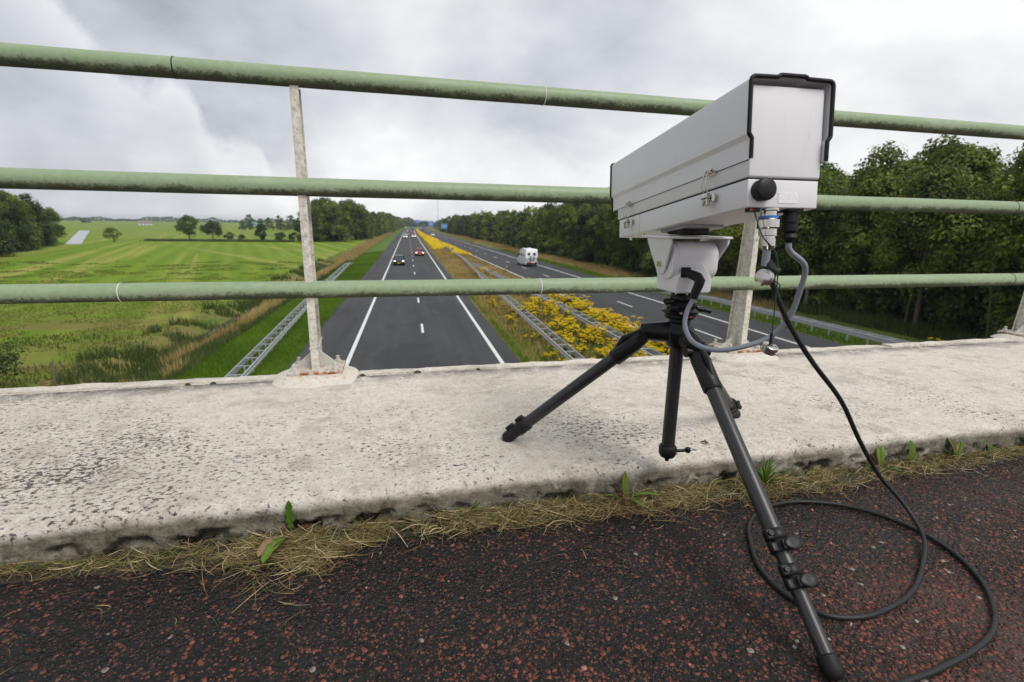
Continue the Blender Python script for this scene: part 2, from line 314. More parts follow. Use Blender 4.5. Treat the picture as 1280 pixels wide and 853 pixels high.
simple('car_black', (.018, .020, .024), .22, .2, .1, 5); simple('car_red', (.36, .018, .016), .22, .1, .1, 5); simple('car_white', (.78, .79, .80), .3, 0, .04, 5)
simple('car_grey', (.16, .17, .18), .25, .3, .1, 5); simple('tyre', (.015, .015, .015), .8); simple('car_glass', (.03, .04, .05), .06, 0, .2, 2)
simple('plate_yellow', (.75, .48, .02), .5); simple('tail_red', (.45, .02, .02), .3); simple('chrome', (.7, .7, .7), .15, 1)
t = NT('headlamp_lit'); t.set((.9, .9, .9), .2, Emission_Color=(1, .97, .9), Emission_Strength=2.2)
simple('sign_blue', (.035, .20, .58), .45, 0, .05, 4); simple('sign_white', (.75, .75, .75), .5); simple('sign_grey', (.3, .31, .32), .6)
simple('sign_green', (.01, .24, .17), .5); simple('wood_grey', (.16, .13, .10), .9, 0, .3, 12)
simple('house_wall', (.62, .60, .56), .8); simple('house_roof', (.20, .17, .16), .8); simple('teal_roof', (.14, .30, .28), .8)
simple('moss', (.04, .045, .015), .95, 0, .4, 90, 1, 150, .004); simple('dry_leaf', (.40, .27, .16), .7, 0, .3, 40)

# ------------------------------------------------------------------ helpers
def W(x, y, z=0.0):            # motorway frame -> world; z above the carriageway
    return Vector((x * math.cos(RA) + y * math.sin(RA), -x * math.sin(RA) + y * math.cos(RA), ZR + z))
def bend(y):                   # the motorway swings gently right in the far distance
    return 3.75e-5 * max(0, y - 250) ** 2 if y < 900 else 3.75e-5 * 650 ** 2 + (y - 900) * .049
def shift(y):                  # the far carriageway closes in on the near one with distance
    return -.017 * (min(y, 400) - 30) + bend(y)
def tag(o, label=None, cat=None, group=None, kind=None):
    if label: o['label'] = label
    if cat: o['category'] = cat
    if group: o['group'] = group
    if kind: o['kind'] = kind
    return o
def empty(name, loc=(0, 0, 0), rot=None):
    o = bpy.data.objects.new(name, None); COL.objects.link(o); o.location = loc; o.empty_display_size = .1
    if rot is not None: o.rotation_euler = rot
    return o
def link_mesh(name, me, parent=None, mat=None):
    o = bpy.data.objects.new(name, me); COL.objects.link(o)
    if parent: o.parent = parent
    if mat and not me.materials: me.materials.append(MATS[mat])
    return o
def kids(o): return list(o.children)
def copy_tree(o, parent=None):
    c = o.copy(); COL.objects.link(c); c.parent = parent
    for ch in kids(o): copy_tree(ch, c)
    return c
class MB:
    def __init__(s, org=(0, 0, 0)): s.v = []; s.f = []; s.o = Vector(org)
    def add(s, vs, fs):
        b = len(s.v); s.v += [Vector(p) - s.o for p in vs]; s.f += [tuple(i + b for i in f) for f in fs]
    def box(s, c, d, R=None):
        R = R or Matrix.Identity(3); c = Vector(c); h = Vector(d) / 2
        vs = [c + R @ Vector((sx * h.x, sy * h.y, sz * h.z)) for sz in (-1, 1) for sy in (-1, 1) for sx in (-1, 1)]
        s.add(vs, [(0, 2, 3, 1), (4, 5, 7, 6), (0, 1, 5, 4), (2, 6, 7, 3), (0, 4, 6, 2), (1, 3, 7, 5)]); return s
    def rbox(s, c, d, r, R=None, n=3):      # box with rounded edges, via bmesh bevel
        bm = bmesh.new(); bmesh.ops.create_cube(bm, size=1); bmesh.ops.scale(bm, vec=Vector(d), verts=bm.verts)
        bmesh.ops.bevel(bm, geom=bm.edges[:], offset=r, segments=n, affect='EDGES', profile=.5)
        R = R or Matrix.Identity(3); c = Vector(c); bm.verts.index_update()
        s.add([c + R @ v.co for v in bm.verts], [tuple(v.index for v in f.verts) for f in bm.faces]); bm.free(); return s
    def frame(s, ax):
        ax = Vector(ax).normalized(); a = Vector((0, 0, 1)) if abs(ax.z) < .9 else Vector((1, 0, 0))
        x = ax.cross(a).normalized(); return x, ax.cross(x).normalized(), ax
    def lathe(s, p, ax, prof, n=24, caps=True):   # prof: (t along axis, radius)
        x, y, z = s.frame(ax); p = Vector(p); vs = []; fs = []
        for t_, r in prof:
            for i in range(n):
                a = 2 * math.pi * i / n; vs.append(p + z * t_ + (x * math.cos(a) + y * math.sin(a)) * r)
        m = len(prof)
        for j in range(m - 1):
            for i in range(n): fs.append((j * n + i, j * n + (i + 1) % n, (j + 1) * n + (i + 1) % n, (j + 1) * n + i))
        if caps: fs.append(tuple(range(n))[::-1]); fs.append(tuple((m - 1) * n + i for i in range(n)))
        s.add(vs, fs); return s
    def cyl(s, a, b, r, r2=None, n=20):
        a, b = Vector(a), Vector(b); return s.lathe(a, b - a, [(0, r), ((b - a).length, r2 if r2 is not None else r)], n)
    def tube(s, pts, r, n=10, closed=False):
        pts = [Vector(p) for p in pts]; m = len(pts); rs = r if isinstance(r, (list, tuple)) else [r] * m; vs = []; fs = []; px = None
        for j, p in enumerate(pts):
            if closed: d = pts[(j + 1) % m] - pts[j - 1]
            else: d = pts[min(j + 1, m - 1)] - pts[max(j - 1, 0)]
            d.normalize()
            if px is None: x, y, _ = s.frame(d)
            else:
                x = px - d * px.dot(d)
                x = x.normalized() if x.length > 1e-6 else s.frame(d)[0]
                y = d.cross(x)
            px = x
            for i in range(n):
                a = 2 * math.pi * i / n; vs.append(p + (x * math.cos(a) + y * math.sin(a)) * rs[j])
        for j in range(m if closed else m - 1):
            k = (j + 1) % m
            for i in range(n): fs.append((j * n + i, j * n + (i + 1) % n, k * n + (i + 1) % n, k * n + i))
        if not closed: fs.append(tuple(range(n))[::-1]); fs.append(tuple((m - 1) * n + i for i in range(n)))
        s.add(vs, fs); return s
    def prism(s, poly, a0, a1, f):          # poly of 2D points; f(u, v, t) -> point
        n = len(poly); vs = [f(u_, v_, a0) for u_, v_ in poly] + [f(u_, v_, a1) for u_, v_ in poly]
        fs = [(i, (i + 1) % n, n + (i + 1) % n, n + i) for i in range(n)] + [tuple(range(n))[::-1], tuple(range(n, 2 * n))]
        s.add(vs, fs); return s
    def loft(s, rings, caps=True):
        n = len(rings[0]); vs = [p for r in rings for p in r]; fs = []
        for j in range(len(rings) - 1):
            for i in range(n): fs.append((j * n + i, j * n + (i + 1) % n, (j + 1) * n + (i + 1) % n, (j + 1) * n + i))
        if caps: fs.append(tuple(range(n))[::-1]); fs.append(tuple((len(rings) - 1) * n + i for i in range(n)))
        s.add(vs, fs); return s
    def build(s, name, mat, parent=None, smooth=35, bevel=0):
        me = bpy.data.meshes.new(name); me.from_pydata([tuple(v) for v in s.v], [], s.f); me.update()
        bm = bmesh.new(); bm.from_mesh(me); bmesh.ops.recalc_face_normals(bm, faces=bm.faces); bm.to_mesh(me); bm.free()
        if smooth:
            me.polygons.foreach_set('use_smooth', [True] * len(me.polygons)); me.set_sharp_from_angle(angle=math.radians(smooth))
        o = link_mesh(name, me, parent, mat)
        if bevel:
            b = o.modifiers.new('bevel', 'BEVEL'); b.width = bevel; b.segments = 2; b.limit_method = 'ANGLE'; b.angle_limit = math.radians(40)
        return o
def spline(pts, n=12):                       # Catmull-Rom
    P = [Vector(p) for p in pts]; P = [P[0] * 2 - P[1]] + P + [P[-1] * 2 - P[-2]]; out_ = []
    for i in range(1, len(P) - 2):
        for k in range(n):
            t_ = k / n; a, b, c_, d = P[i - 1], P[i], P[i + 1], P[i + 2]
            out_.append(.5 * ((2 * b) + (c_ - a) * t_ + (2 * a - 5 * b + 4 * c_ - d) * t_ ** 2 + (3 * b - a - 3 * c_ + d) * t_ ** 3))
    out_.append(P[-2]); return out_
def np_mesh(name, V, F, tone=None, mat=None, smooth=False):   # V (n,3) float; F (m,k) int
    me = bpy.data.meshes.new(name); V = np.ascontiguousarray(V, dtype=np.float32); m, k = F.shape
    me.vertices.add(len(V)); me.vertices.foreach_set('co', V.ravel())
    me.loops.add(m * k); me.loops.foreach_set('vertex_index', np.ascontiguousarray(F, dtype=np.int32).ravel())
    me.polygons.add(m); me.polygons.foreach_set('loop_start', np.arange(0, m * k, k, dtype=np.int32))
    me.polygons.foreach_set('use_smooth', np.full(m, smooth))
    me.update(calc_edges=True)
    if tone is not None:
        at = me.attributes.new('tone', 'FLOAT', 'FACE'); at.data.foreach_set('value', np.asarray(tone, dtype=np.float32))
    if mat: me.materials.append(MATS[mat])
    return me
rng = np.random.default_rng(7); random.seed(7)

def leaf_quads(P, size, rg, updir=.4, aspect=.6, nrm=None):
    n = len(P); d = rg.normal(size=(n, 3)); d[:, 2] *= .6; d /= np.linalg.norm(d, axis=1)[:, None]
    nn = rg.normal(size=(n, 3)); nn[:, 2] += updir * 2
    if nrm is not None: nn = nrm + rg.normal(0, .42, (n, 3)); d = np.cross(nn, d); d /= np.linalg.norm(d, axis=1)[:, None] + 1e-9
    s_ = np.cross(d, nn); s_ /= np.linalg.norm(s_, axis=1)[:, None] + 1e-9
    L_ = (size * rg.uniform(.6, 1.3, n))[:, None]; w_ = L_ * aspect
    V = np.stack([P - d * L_ * .5, P + s_ * w_ * .5, P + d * L_ * .5, P - s_ * w_ * .5], 1).reshape(-1, 3)
    return V, np.arange(4 * n).reshape(n, 4)
def blades(P, h, w, rg, lean=.45):           # one tapered blade per point, 1 tri
    n = len(P); a = rg.uniform(0, 2 * np.pi, n); dx = np.stack([np.cos(a), np.sin(a), 0 * a], 1)
    b = rg.uniform(0, 2 * np.pi, n); ln = rg.uniform(0, lean, n)
    tip = P + np.stack([np.cos(b) * ln * h, np.sin(b) * ln * h, h], 1)
    V = np.stack([P - dx * (w / 2)[:, None], P + dx * (w / 2)[:, None], tip], 1).reshape(-1, 3)
    return V, np.arange(3 * n).reshape(n, 3)
def fbm(x, y, s, seed=0):
    r = np.zeros(len(x)); a = 1
    for k in range(4):
        r += a * np.sin(x * s * 1.0 + 1.3 * np.sin(y * s * .8 + seed + k) + seed * 2.1 + k) * np.sin(y * s * 1.1 + 1.7 * np.sin(x * s * .7 + k * 2 + seed) + k * 1.7)
        s *= 2.03; a *= .55
    return r / 2
def Wnp(x, y, z):
    return np.stack([x * math.cos(RA) + y * math.sin(RA), -x * math.sin(RA) + y * math.cos(RA), ZR + z], 1)

# ------------------------------------------------------------------ the ground, roads, water
def bendv(y): return np.where(y < 900, 3.75e-5 * np.maximum(0, y - 250) ** 2, 3.75e-5 * 650 ** 2 + (y - 900) * .049)
def shiftv(y): return -.017 * (np.minimum(y, 400) - 30) + bendv(y)
FIELD_Z = -.45
def ground_h(x, y):                          # relative to the carriageway
    x = x - bendv(y)
    h = np.interp(x, [-400, -20, -15.5, -14, -12.6, -11.2, -9, -6, 24, 30, 36], [FIELD_Z, FIELD_Z, FIELD_Z, -1.25, -1.25, -.55, -.25, -.05, -.05, -.15, -.25])
    return h
def grid_sheet(name, xs, ys, zf, mat, xoff=None, kind='structure'):
    X, Y = np.meshgrid(xs, ys); Xo = X + (xoff(Y) if xoff else 0); Z = zf(Xo, Y)
    V = Wnp(Xo.ravel(), Y.ravel(), Z.ravel()) ; nx, ny = len(xs), len(ys)
    i = np.arange(nx * ny).reshape(ny, nx); F = np.stack([i[:-1, :-1], i[:-1, 1:], i[1:, 1:], i[1:, :-1]], -1).reshape(-1, 4)
    # keep object axes aligned with the motorway so that object coordinates run along it
    V2 = np.stack([Xo.ravel(), Y.ravel(), Z.ravel()], 1); me = np_mesh(name, V2, F, None, mat, True)
    o_ = link_mesh(name, me); o_.location = (0, 0, ZR); o_.rotation_euler = (0, 0, -RA); o_['kind'] = kind; return o_
ysl = np.concatenate([np.arange(-60, 120, 4), np.arange(120, 400, 10), np.arange(400, 1000, 40), np.arange(1000, 3600, 200)])
xs_g = np.concatenate([np.arange(-3500, -400, 200), np.arange(-400, -40, 20), np.arange(-40, 44, 1.0), np.arange(60, 400, 20), np.arange(400, 3500, 200)])
grid_sheet('ground', xs_g, ysl, lambda x, y: ground_h(x, y) - .02, 'meadow')
grid_sheet('left_verge', np.linspace(-11.4, -5.4, 13), ysl, lambda x, y: ground_h(x, y) + .0, 'verge_green', bendv)
grid_sheet('rough_bank', np.linspace(-15.6, -11.4, 12), ysl[:80], lambda x, y: ground_h(x, y) + .006, 'rough_grass', bendv)
grid_sheet('median_strip', np.linspace(0, 1, 10), ysl, lambda x, y: 0 * x + .012, 'median_soil', lambda Y: None) if False else None
# median: from the near carriageway's edge to the far one's (which closes in with distance)
def strip(name, xa, xb, z, mat, nx=8, y0=-60, y1=3400, kind='structure'):
    ys = ysl[(ysl >= y0) & (ysl <= y1)]; tt = np.linspace(0, 1, nx); V = []; 
    for y in ys:
        for k in tt: V.append((xa(y) + (xb(y) - xa(y)) * k, y, z))
    V = np.array(V); n = len(ys); i = np.arange(nx * n).reshape(n, nx); F = np.stack([i[:-1, :-1], i[:-1, 1:], i[1:, 1:], i[1:, :-1]], -1).reshape(-1, 4)
    o_ = link_mesh(name, np_mesh(name, V, F, None, mat, True)); o_.location = (0, 0, ZR); o_.rotation_euler = (0, 0, -RA); o_['kind'] = kind; return o_
strip('near_carriageway', lambda y: -5.6 + bend(y), lambda y: 5.15 + bend(y), .0, 'motorway_asphalt')
strip('median_strip', lambda y: 5.1 + bend(y), lambda y: 13.75 + shift(y), -.012, 'median_soil')
strip('far_carriageway', lambda y: 13.7 + shift(y), lambda y: 24.4 + shift(y), .0, 'motorway_asphalt')
strip('right_verge', lambda y: 24.3 + shift(y), lambda y: 31.5 + shift(y), -.02, 'right_verge')
strip('forest_floor', lambda y: 31.3 + shift(y), lambda y: 75 + shift(y), -.03, 'forest_floor', 12)
def line(name, x0, wd, off, dash=None, y1=1200):
    V = []; F = []; z = .005
    segs = [(a, min(a + 20, y1)) for a in np.arange(-20, y1, 20)] if dash is None else [(a, a + dash[0]) for a in np.arange(dash[2], min(y1, 700), dash[1])]
    for a, b in segs:
        k = len(V); V += [(x0 + off(a) - wd / 2, a, z), (x0 + off(a) + wd / 2, a, z), (x0 + off(b) + wd / 2, b, z), (x0 + off(b) - wd / 2, b, z)]; F.append((k, k + 1, k + 2, k + 3))
    o_ = link_mesh(name, np_mesh(name, np.array(V), np.array(F), None, 'road_paint')); o_.location = (0, 0, ZR); o_.rotation_euler = (0, 0, -RA); o_['kind'] = 'structure'
line('hard_shoulder_line', -3.0, .20, bend); line('lane_dashes', .70, .15, bend, (2.8, 12, 22.9 + 7.2)); line('fast_lane_line', 4.25, .20, bend)
line('far_fast_lane_line', 14.45, .20, shift); line('far_lane_dashes', 18.1, .15, shift, (3, 12, 26)); line('far_shoulder_line', 21.75, .20, shift)
# ditch water between bank and meadow, canal in the distance
strip('ditch_water', lambda y: -13.9 + bend(y), lambda y: -12.7 + bend(y), -1.12, 'water', 2, 0, 500)
def wquad(name, pts, z, mat):
    me = np_mesh(name, np.array([(p[0], p[1], z) for p in pts]), np.array([[0, 1, 2, 3]]), None, mat); o_ = link_mesh(name, me); o_['kind'] = 'structure'
wquad('canal_water', [(-84.3, 160), (-80.6, 160), (-163, 334), (-168, 334)], ZR + FIELD_Z + .02, 'water')
wquad('pool_water', [(-58, 262), (-49, 262), (-50, 270), (-60, 270)], ZR + FIELD_Z + .02, 'water')

# ------------------------------------------------------------------ the bridge: deck, kerb
b = MB(); b.box((0, -3.28, -.39), (80, 8.6, .6)); dk = b.build('bridge_deck', 'red_asphalt', None, 0); dk['kind'] = 'structure'
# real chippings are too small to count: one sheet of loose chips pressed into the path
def deck_top(): return -.09
n = 7000; px = rng.uniform(-1.2, 2.4, n); py = .98 - rng.power(1.3, n) * .75
ok = (py > .1); px, py = px[ok], py[ok]; n = len(px); s_ = rng.uniform(.0012, .0034, n)
base = np.array([[-1, -1, 0], [1, -1, 0], [1, 1, 0], [-1, 1, 0], [0, 0, .62]], float); V = np.repeat(base[None], n, 0) + rng.normal(0, .28, (n, 5, 3))
V[:, :, 2] = np.clip(V[:, :, 2], -.1, 1); V *= s_[:, None, None]; a = rng.uniform(0, 6.28, n); ca, sa = np.cos(a)[:, None], np.sin(a)[:, None]
V = np.stack([V[:, :, 0] * ca - V[:, :, 1] * sa + px[:, None], V[:, :, 0] * sa + V[:, :, 1] * ca + py[:, None], V[:, :, 2] - .0902], -1).reshape(-1, 3)
F = (np.arange(n)[:, None, None] * 5 + np.array([[0, 1, 4], [1, 2, 4], [2, 3, 4], [3, 0, 4]])[None]).reshape(-1, 3)
tn = np.repeat(np.where(rng.random(n) < .012, 1.0, rng.uniform(.0, .75, n)), 4)
tag(link_mesh('loose_chippings', np_mesh('loose_chippings', V, F, tn, 'litter_chip')), 'small red and dark stone chippings in the surface of the bridge path', 'chippings', kind='stuff')

kerb = empty('concrete_kerb', (0, 1.0, -.09)); tag(kerb, 'wide weathered white concrete kerb carrying the railing of the bridge', 'kerb')
def kerb_mesh(x0, x1, dx, amp):
    prof = [(1.865, -.35), (1.865, -.05), (1.865, 0)]
    for k in range(58): prof.append((1.86 - (1.86 - 1.028) * (k + 1) / 58, 0))
    for k in range(1, 7): a_ = k / 6 * math.pi / 2; prof.append((1.028 - .022 * math.sin(a_), -.022 + .022 * math.cos(a_)))
    for k in range(1, 13): prof.append((1.006 - .004 * k / 12, -.022 - .085 * k / 12))
    xs = np.arange(x0, x1 + 1e-6, dx); V = []
    for x in xs:
        for y, z in prof:
            dz = 0; dy = 0
            if y < 1.864 and amp:
                q = Vector((x * 3, y * 3, z * 3)); n1_ = mnoise.fractal(q, .8, 2.1, 4); n2_ = mnoise.fractal(Vector((x * 30, y * 30, z * 30)), .7, 2, 3)
                if z > -.01: dz = n1_ * .0035 + n2_ * .0012
                dy = (n1_ * .006 + n2_ * .003) if y < 1.04 else 0
                if z < -.05: dy += max(0, mnoise.fractal(Vector((x * 15, 5, z * 22)), .8, 2, 4) - .08) * .075    # broken-out toe
                if 1.004 < y < 1.05 and z > -.03: dz -= max(0, n2_) * .007 + max(0, mnoise.fractal(Vector((x * 9, 1, 7)), .8, 2, 3) - .35) * .03
            V.append((x, y + dy - 1.0, z + dz + .09))
    m, k = len(xs), len(prof); i = np.arange(m * k).reshape(m, k); F = np.stack([i[:-1, :-1], i[1:, :-1], i[1:, 1:], i[:-1, 1:]], -1).reshape(-1, 4)
    return np.array(V), F
Vs, Fs, off = [], [], 0
for a_ in ((-40, -1.6, 2.0, 0), (-1.6, 3.9, .009, 1), (3.9, 40, 2.0, 0)):
    v_, f_ = kerb_mesh(*a_); Vs.append(v_); Fs.append(f_ + off); off += len(v_)
V = np.concatenate(Vs)
km = np_mesh('slab', V, np.concatenate(Fs), None, None, True)
# keep shader coordinates in world-like metres: object sits at the thing's base, texture space offset handled by mapping
ks = link_mesh('slab', km, kerb)
km.materials.append(MATS['kerb_concrete'])
# ks local coordinates are shifted by (0,1,-.09); undo by moving the mesh so object == world axes
ks.location = (0, -1.0, .09); V[:, 1] += 1.0; V[:, 2] -= .09; km.vertices.foreach_set('co', V.astype(np.float32).ravel()); km.update()
x = -17.647
while x < 22:
    L_ = 2.5; b = MB(); rb = []
    bm = bmesh.new(); bmesh.ops.create_cube(bm, size=1); bmesh.ops.scale(bm, vec=Vector((L_ - .012, .072, .42)), verts=bm.verts)
    if -3 < x + L_ and x < 5:
        bmesh.ops.subdivide_edges(bm, edges=[e_ for e_ in bm.edges if abs((e_.verts[0].co - e_.verts[1].co).x) > 1], cuts=120, use_grid_fill=True)
    bmesh.ops.bevel(bm, geom=[e_ for e_ in bm.edges if e_.calc_face_angle(0) > .5], offset=.010, segments=3, affect='EDGES')
    for v_ in bm.verts:
        p = v_.co; wv = Vector((p.x + x, p.y, p.z))
        if p.z > .15: p.z += mnoise.fractal(wv * 9, .8, 2, 4) * .004; p.y += mnoise.fractal(wv * 14 + Vector((3, 3, 3)), .8, 2, 3) * .003
    me = bpy.data.meshes.new('edging_block'); bm.to_mesh(me); bm.free(); me.polygons.foreach_set('use_smooth', [True] * len(me.polygons)); me.set_sharp_from_angle(angle=.7)
    eb = link_mesh('edging_block', me, kerb, 'kerb_concrete'); eb.location = (x + L_ / 2, .902 + random.uniform(-.001, .001), -.115 + random.uniform(0, .002) - .002); x += L_
for i_, (mx_, my_, r_) in enumerate([(.085, 1.876, .012), (-.118, 1.87, .010), (-.62, 1.868, .009), (-.70, 1.87, .008), (.32, 1.868, .008)]):
    b = MB(); b.lathe((mx_, my_, -.004), (0, 0, 1), [(0, r_ * 1.2), (.006, r_ * 1.05), (.010, r_ * .6), (.0115, .001)], 12); b.build('moss_clump', 'moss', kerb).location = (0, -1, .09)

# ------------------------------------------------------------------ railing
rail = empty('railing', (0, 1.88, 0)); tag(rail, 'green tubular railing with three bars and cream steel posts along the bridge edge', 'railing')
RY = 1.88
POSTS = (-3.67, -1.975, -.28, 1.515, 3.31, 5.1)
POSTS = tuple(-.28 + 1.8 * k for k in range(-3, 6))
for zi, (z, joints) in enumerate(((1.012, (-.62, .56)), (.672, (2.95,)), (.324, (-.86, .565, 3.04)))):
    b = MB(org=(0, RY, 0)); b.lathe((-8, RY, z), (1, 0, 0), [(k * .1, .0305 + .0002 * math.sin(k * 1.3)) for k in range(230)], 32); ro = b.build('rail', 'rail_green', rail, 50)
    for j in joints:
        b = MB(org=(0, RY, 0)); b.lathe((j, RY, z), (1, .02, 0), [(0, .0312), (.0015, .0322), (.0035, .0312)], 28, False); jo = b.build('joint_ring', 'zip_white' if (zi, j) in ((0, .56), (2, -.86), (2, .565)) else 'black_rubber', ro)
for k, xp in enumerate(POSTS):
    o_ = empty('post', (xp, .0, 0)); o_.parent = rail
    def P3(xa, ya, z): return (xa, ya, z)
    b = MB()
    def plate(x0, x1, ya, yb, yc, yd, z0, z1):     # tapering plate: y range at bottom (ya,yb) and top (yc,yd)
        b.add([(x0, ya, z0), (x1, ya, z0), (x1, yb, z0), (x0, yb, z0), (x0, yc, z1), (x1, yc, z1), (x1, yd, z1), (x0, yd, z1)],
              [(0, 3, 2, 1), (4, 5, 6, 7), (0, 1, 5, 4), (1, 2, 6, 5), (2, 3, 7, 6), (3, 0, 4, 7)])
    # y is relative to the rail axis: near flange, web, tapering rear flange
    plate(-.0135, .0135, -.012, -.002, -.012, -.002, .012, .985)
    plate(-.0045, .0045, -.0025, .088, -.0025, .030, .012, .984)
    plate(-.0135, .0135, .0875, .0965, .0295, .0385, .012, .983)
    st_ = b.build('stanchion', 'post_paint', o_, 0, .0015)
    b = MB(); b.rbox((0, .035, .026), (.19, .15, .014), .004)
    b.add([(-.085, .03, .032), (.085, .03, .032), (.006, .03, .10), (-.006, .03, .10), (-.085, .038, .032), (.085, .038, .032), (.006, .038, .10), (-.006, .038, .10)],
          [(0, 1, 2, 3), (4, 7, 6, 5), (0, 4, 5, 1), (1, 5, 6, 2), (2, 6, 7, 3), (3, 7, 4, 0)])
    b.build('base_plate', 'rusty_paint', o_, 30, .001)
    for bx, by in ((-.072, -.018), (.068, -.018), (-.072, .088), (.068, .088)):
        b = MB(); b.lathe((bx, by, .0326), (0, 0, 1), [(0, .0125), (.0095, .0125), (.0105, .0108)], 6); b.lathe((bx, by, .0424), (0, 0, 1), [(0, .0068), (.014, .0066), (.0155, .005)], 12)
        b.lathe((bx, by, .0325), (0, 0, 1), [(0, .018), (.0022, .0178)], 20); b.build('anchor_bolt', 'rusty_paint', o_, 35)
    # mortar pad under the plate
    nx_, rings = 40, []
    for zz, sx_, sy_ in ((-.004, .152, .130), (.004, .142, .120), (.017, .112, .094), (.0205, .100, .082)):
        rg_ = []
        for i in range(nx_):
            a_ = 2 * math.pi * i / nx_; ca_, sa_ = math.cos(a_), math.sin(a_); q_ = (abs(ca_) ** 4 + abs(sa_) ** 4) ** -.25
            w_ = 1 + .07 * mnoise.noise(Vector((ca_ * 2 + xp, sa_ * 2, zz * 30))) if zz < .009 else 1
            rg_.append((ca_ * q_ * sx_ * w_, sa_ * q_ * sy_ * w_ + .01, zz))
        rings.append(rg_)
    b = MB(); b.loft(rings); b.build('mortar_pad', 'mortar_pad', o_, 50)
    if k == 3:
        b = MB(); zz = .11; b.tube([(-.0155, -.0138, zz), (.0155, -.0138, zz + .005), (.017, .05, zz + .016), (.0155, .099, zz + .020), (-.0155, .099, zz + .017), (-.017, .04, zz + .008)], .0017, 8, True); b.build('wire_tie', 'zip_white', o_)

# ------------------------------------------------------------------ tripod
TX, TY = .62, .975
tri = empty('tripod', (TX, TY, 0)); tag(tri, 'black carbon tripod with one leg on the red path and two on the concrete kerb', 'tripod')
TO = (TX, TY, 0)
b = MB(TO); b.cyl((TX, TY, .038), (TX, TY, .34), .0150, n=28)
cc = b.build('center_column', 'carbon', tri)
b = MB(TO); b.lathe((TX, TY, .026), (0, 0, 1), [(0, .006), (.004, .016), (.012, .0205), (.028, .0205), (.033, .017)], 28); b.lathe((TX, TY, .018), (0, 0, 1), [(0, .004), (.01, .007)], 12)
b.tube([(TX + .015, TY - .004, .044), (TX + .034, TY - .008, .044), (TX + .048, TY - .012, .047)], [.0045, .0035, .0045], 10)
b.lathe((TX + .046, TY - .012, .040), (0, 0, 1), [(0, .004), (.002, .0065), (.011, .0065), (.013, .004)], 14); b.build('column_clamp', 'black_plastic', cc)
# spider: three-armed yoke with collar
roots = [Vector((.552, 1.003, .318)), Vector((.637, .925, .297)), Vector((.665, 1.018, .308))]
feet = [Vector((.276, 1.207, .0)), Vector((.612, .469, -.086)), Vector((1.008, 1.233, .0))]
b = MB(TO); b.lathe((TX, TY, .296), (0, 0, 1), [(0, .020), (.005, .026), (.020, .030), (.034, .034), (.044, .033), (.050, .026), (.066, .023), (.072, .030)], 32)
for r_, f_ in zip(roots, feet):
    d = (r_ - Vector((TX, TY, .33))); b.tube([Vector((TX, TY, .332)) + d * .1, Vector((TX, TY, .336)) + d * .55, r_ + Vector((0, 0, .010)), r_ - Vector((0, 0, .004))], [.024, .023, .021, .013], 14)
    dd = (f_ - r_).normalized(); h_ = Vector((-dd.y, dd.x, 0)).normalized(); b.cyl(r_ - h_ * .027, r_ + h_ * .027, .0115, n=20); 
    b.rbox(r_ + Vector((0, 0, .012)) + Vector((d.x, d.y, 0)).normalized() * .004, (.022, .030, .014), .004, Matrix.Rotation(math.atan2(d.y, d.x), 3, 'Z'))
b.build('spider', 'black_metal', tri, 45)
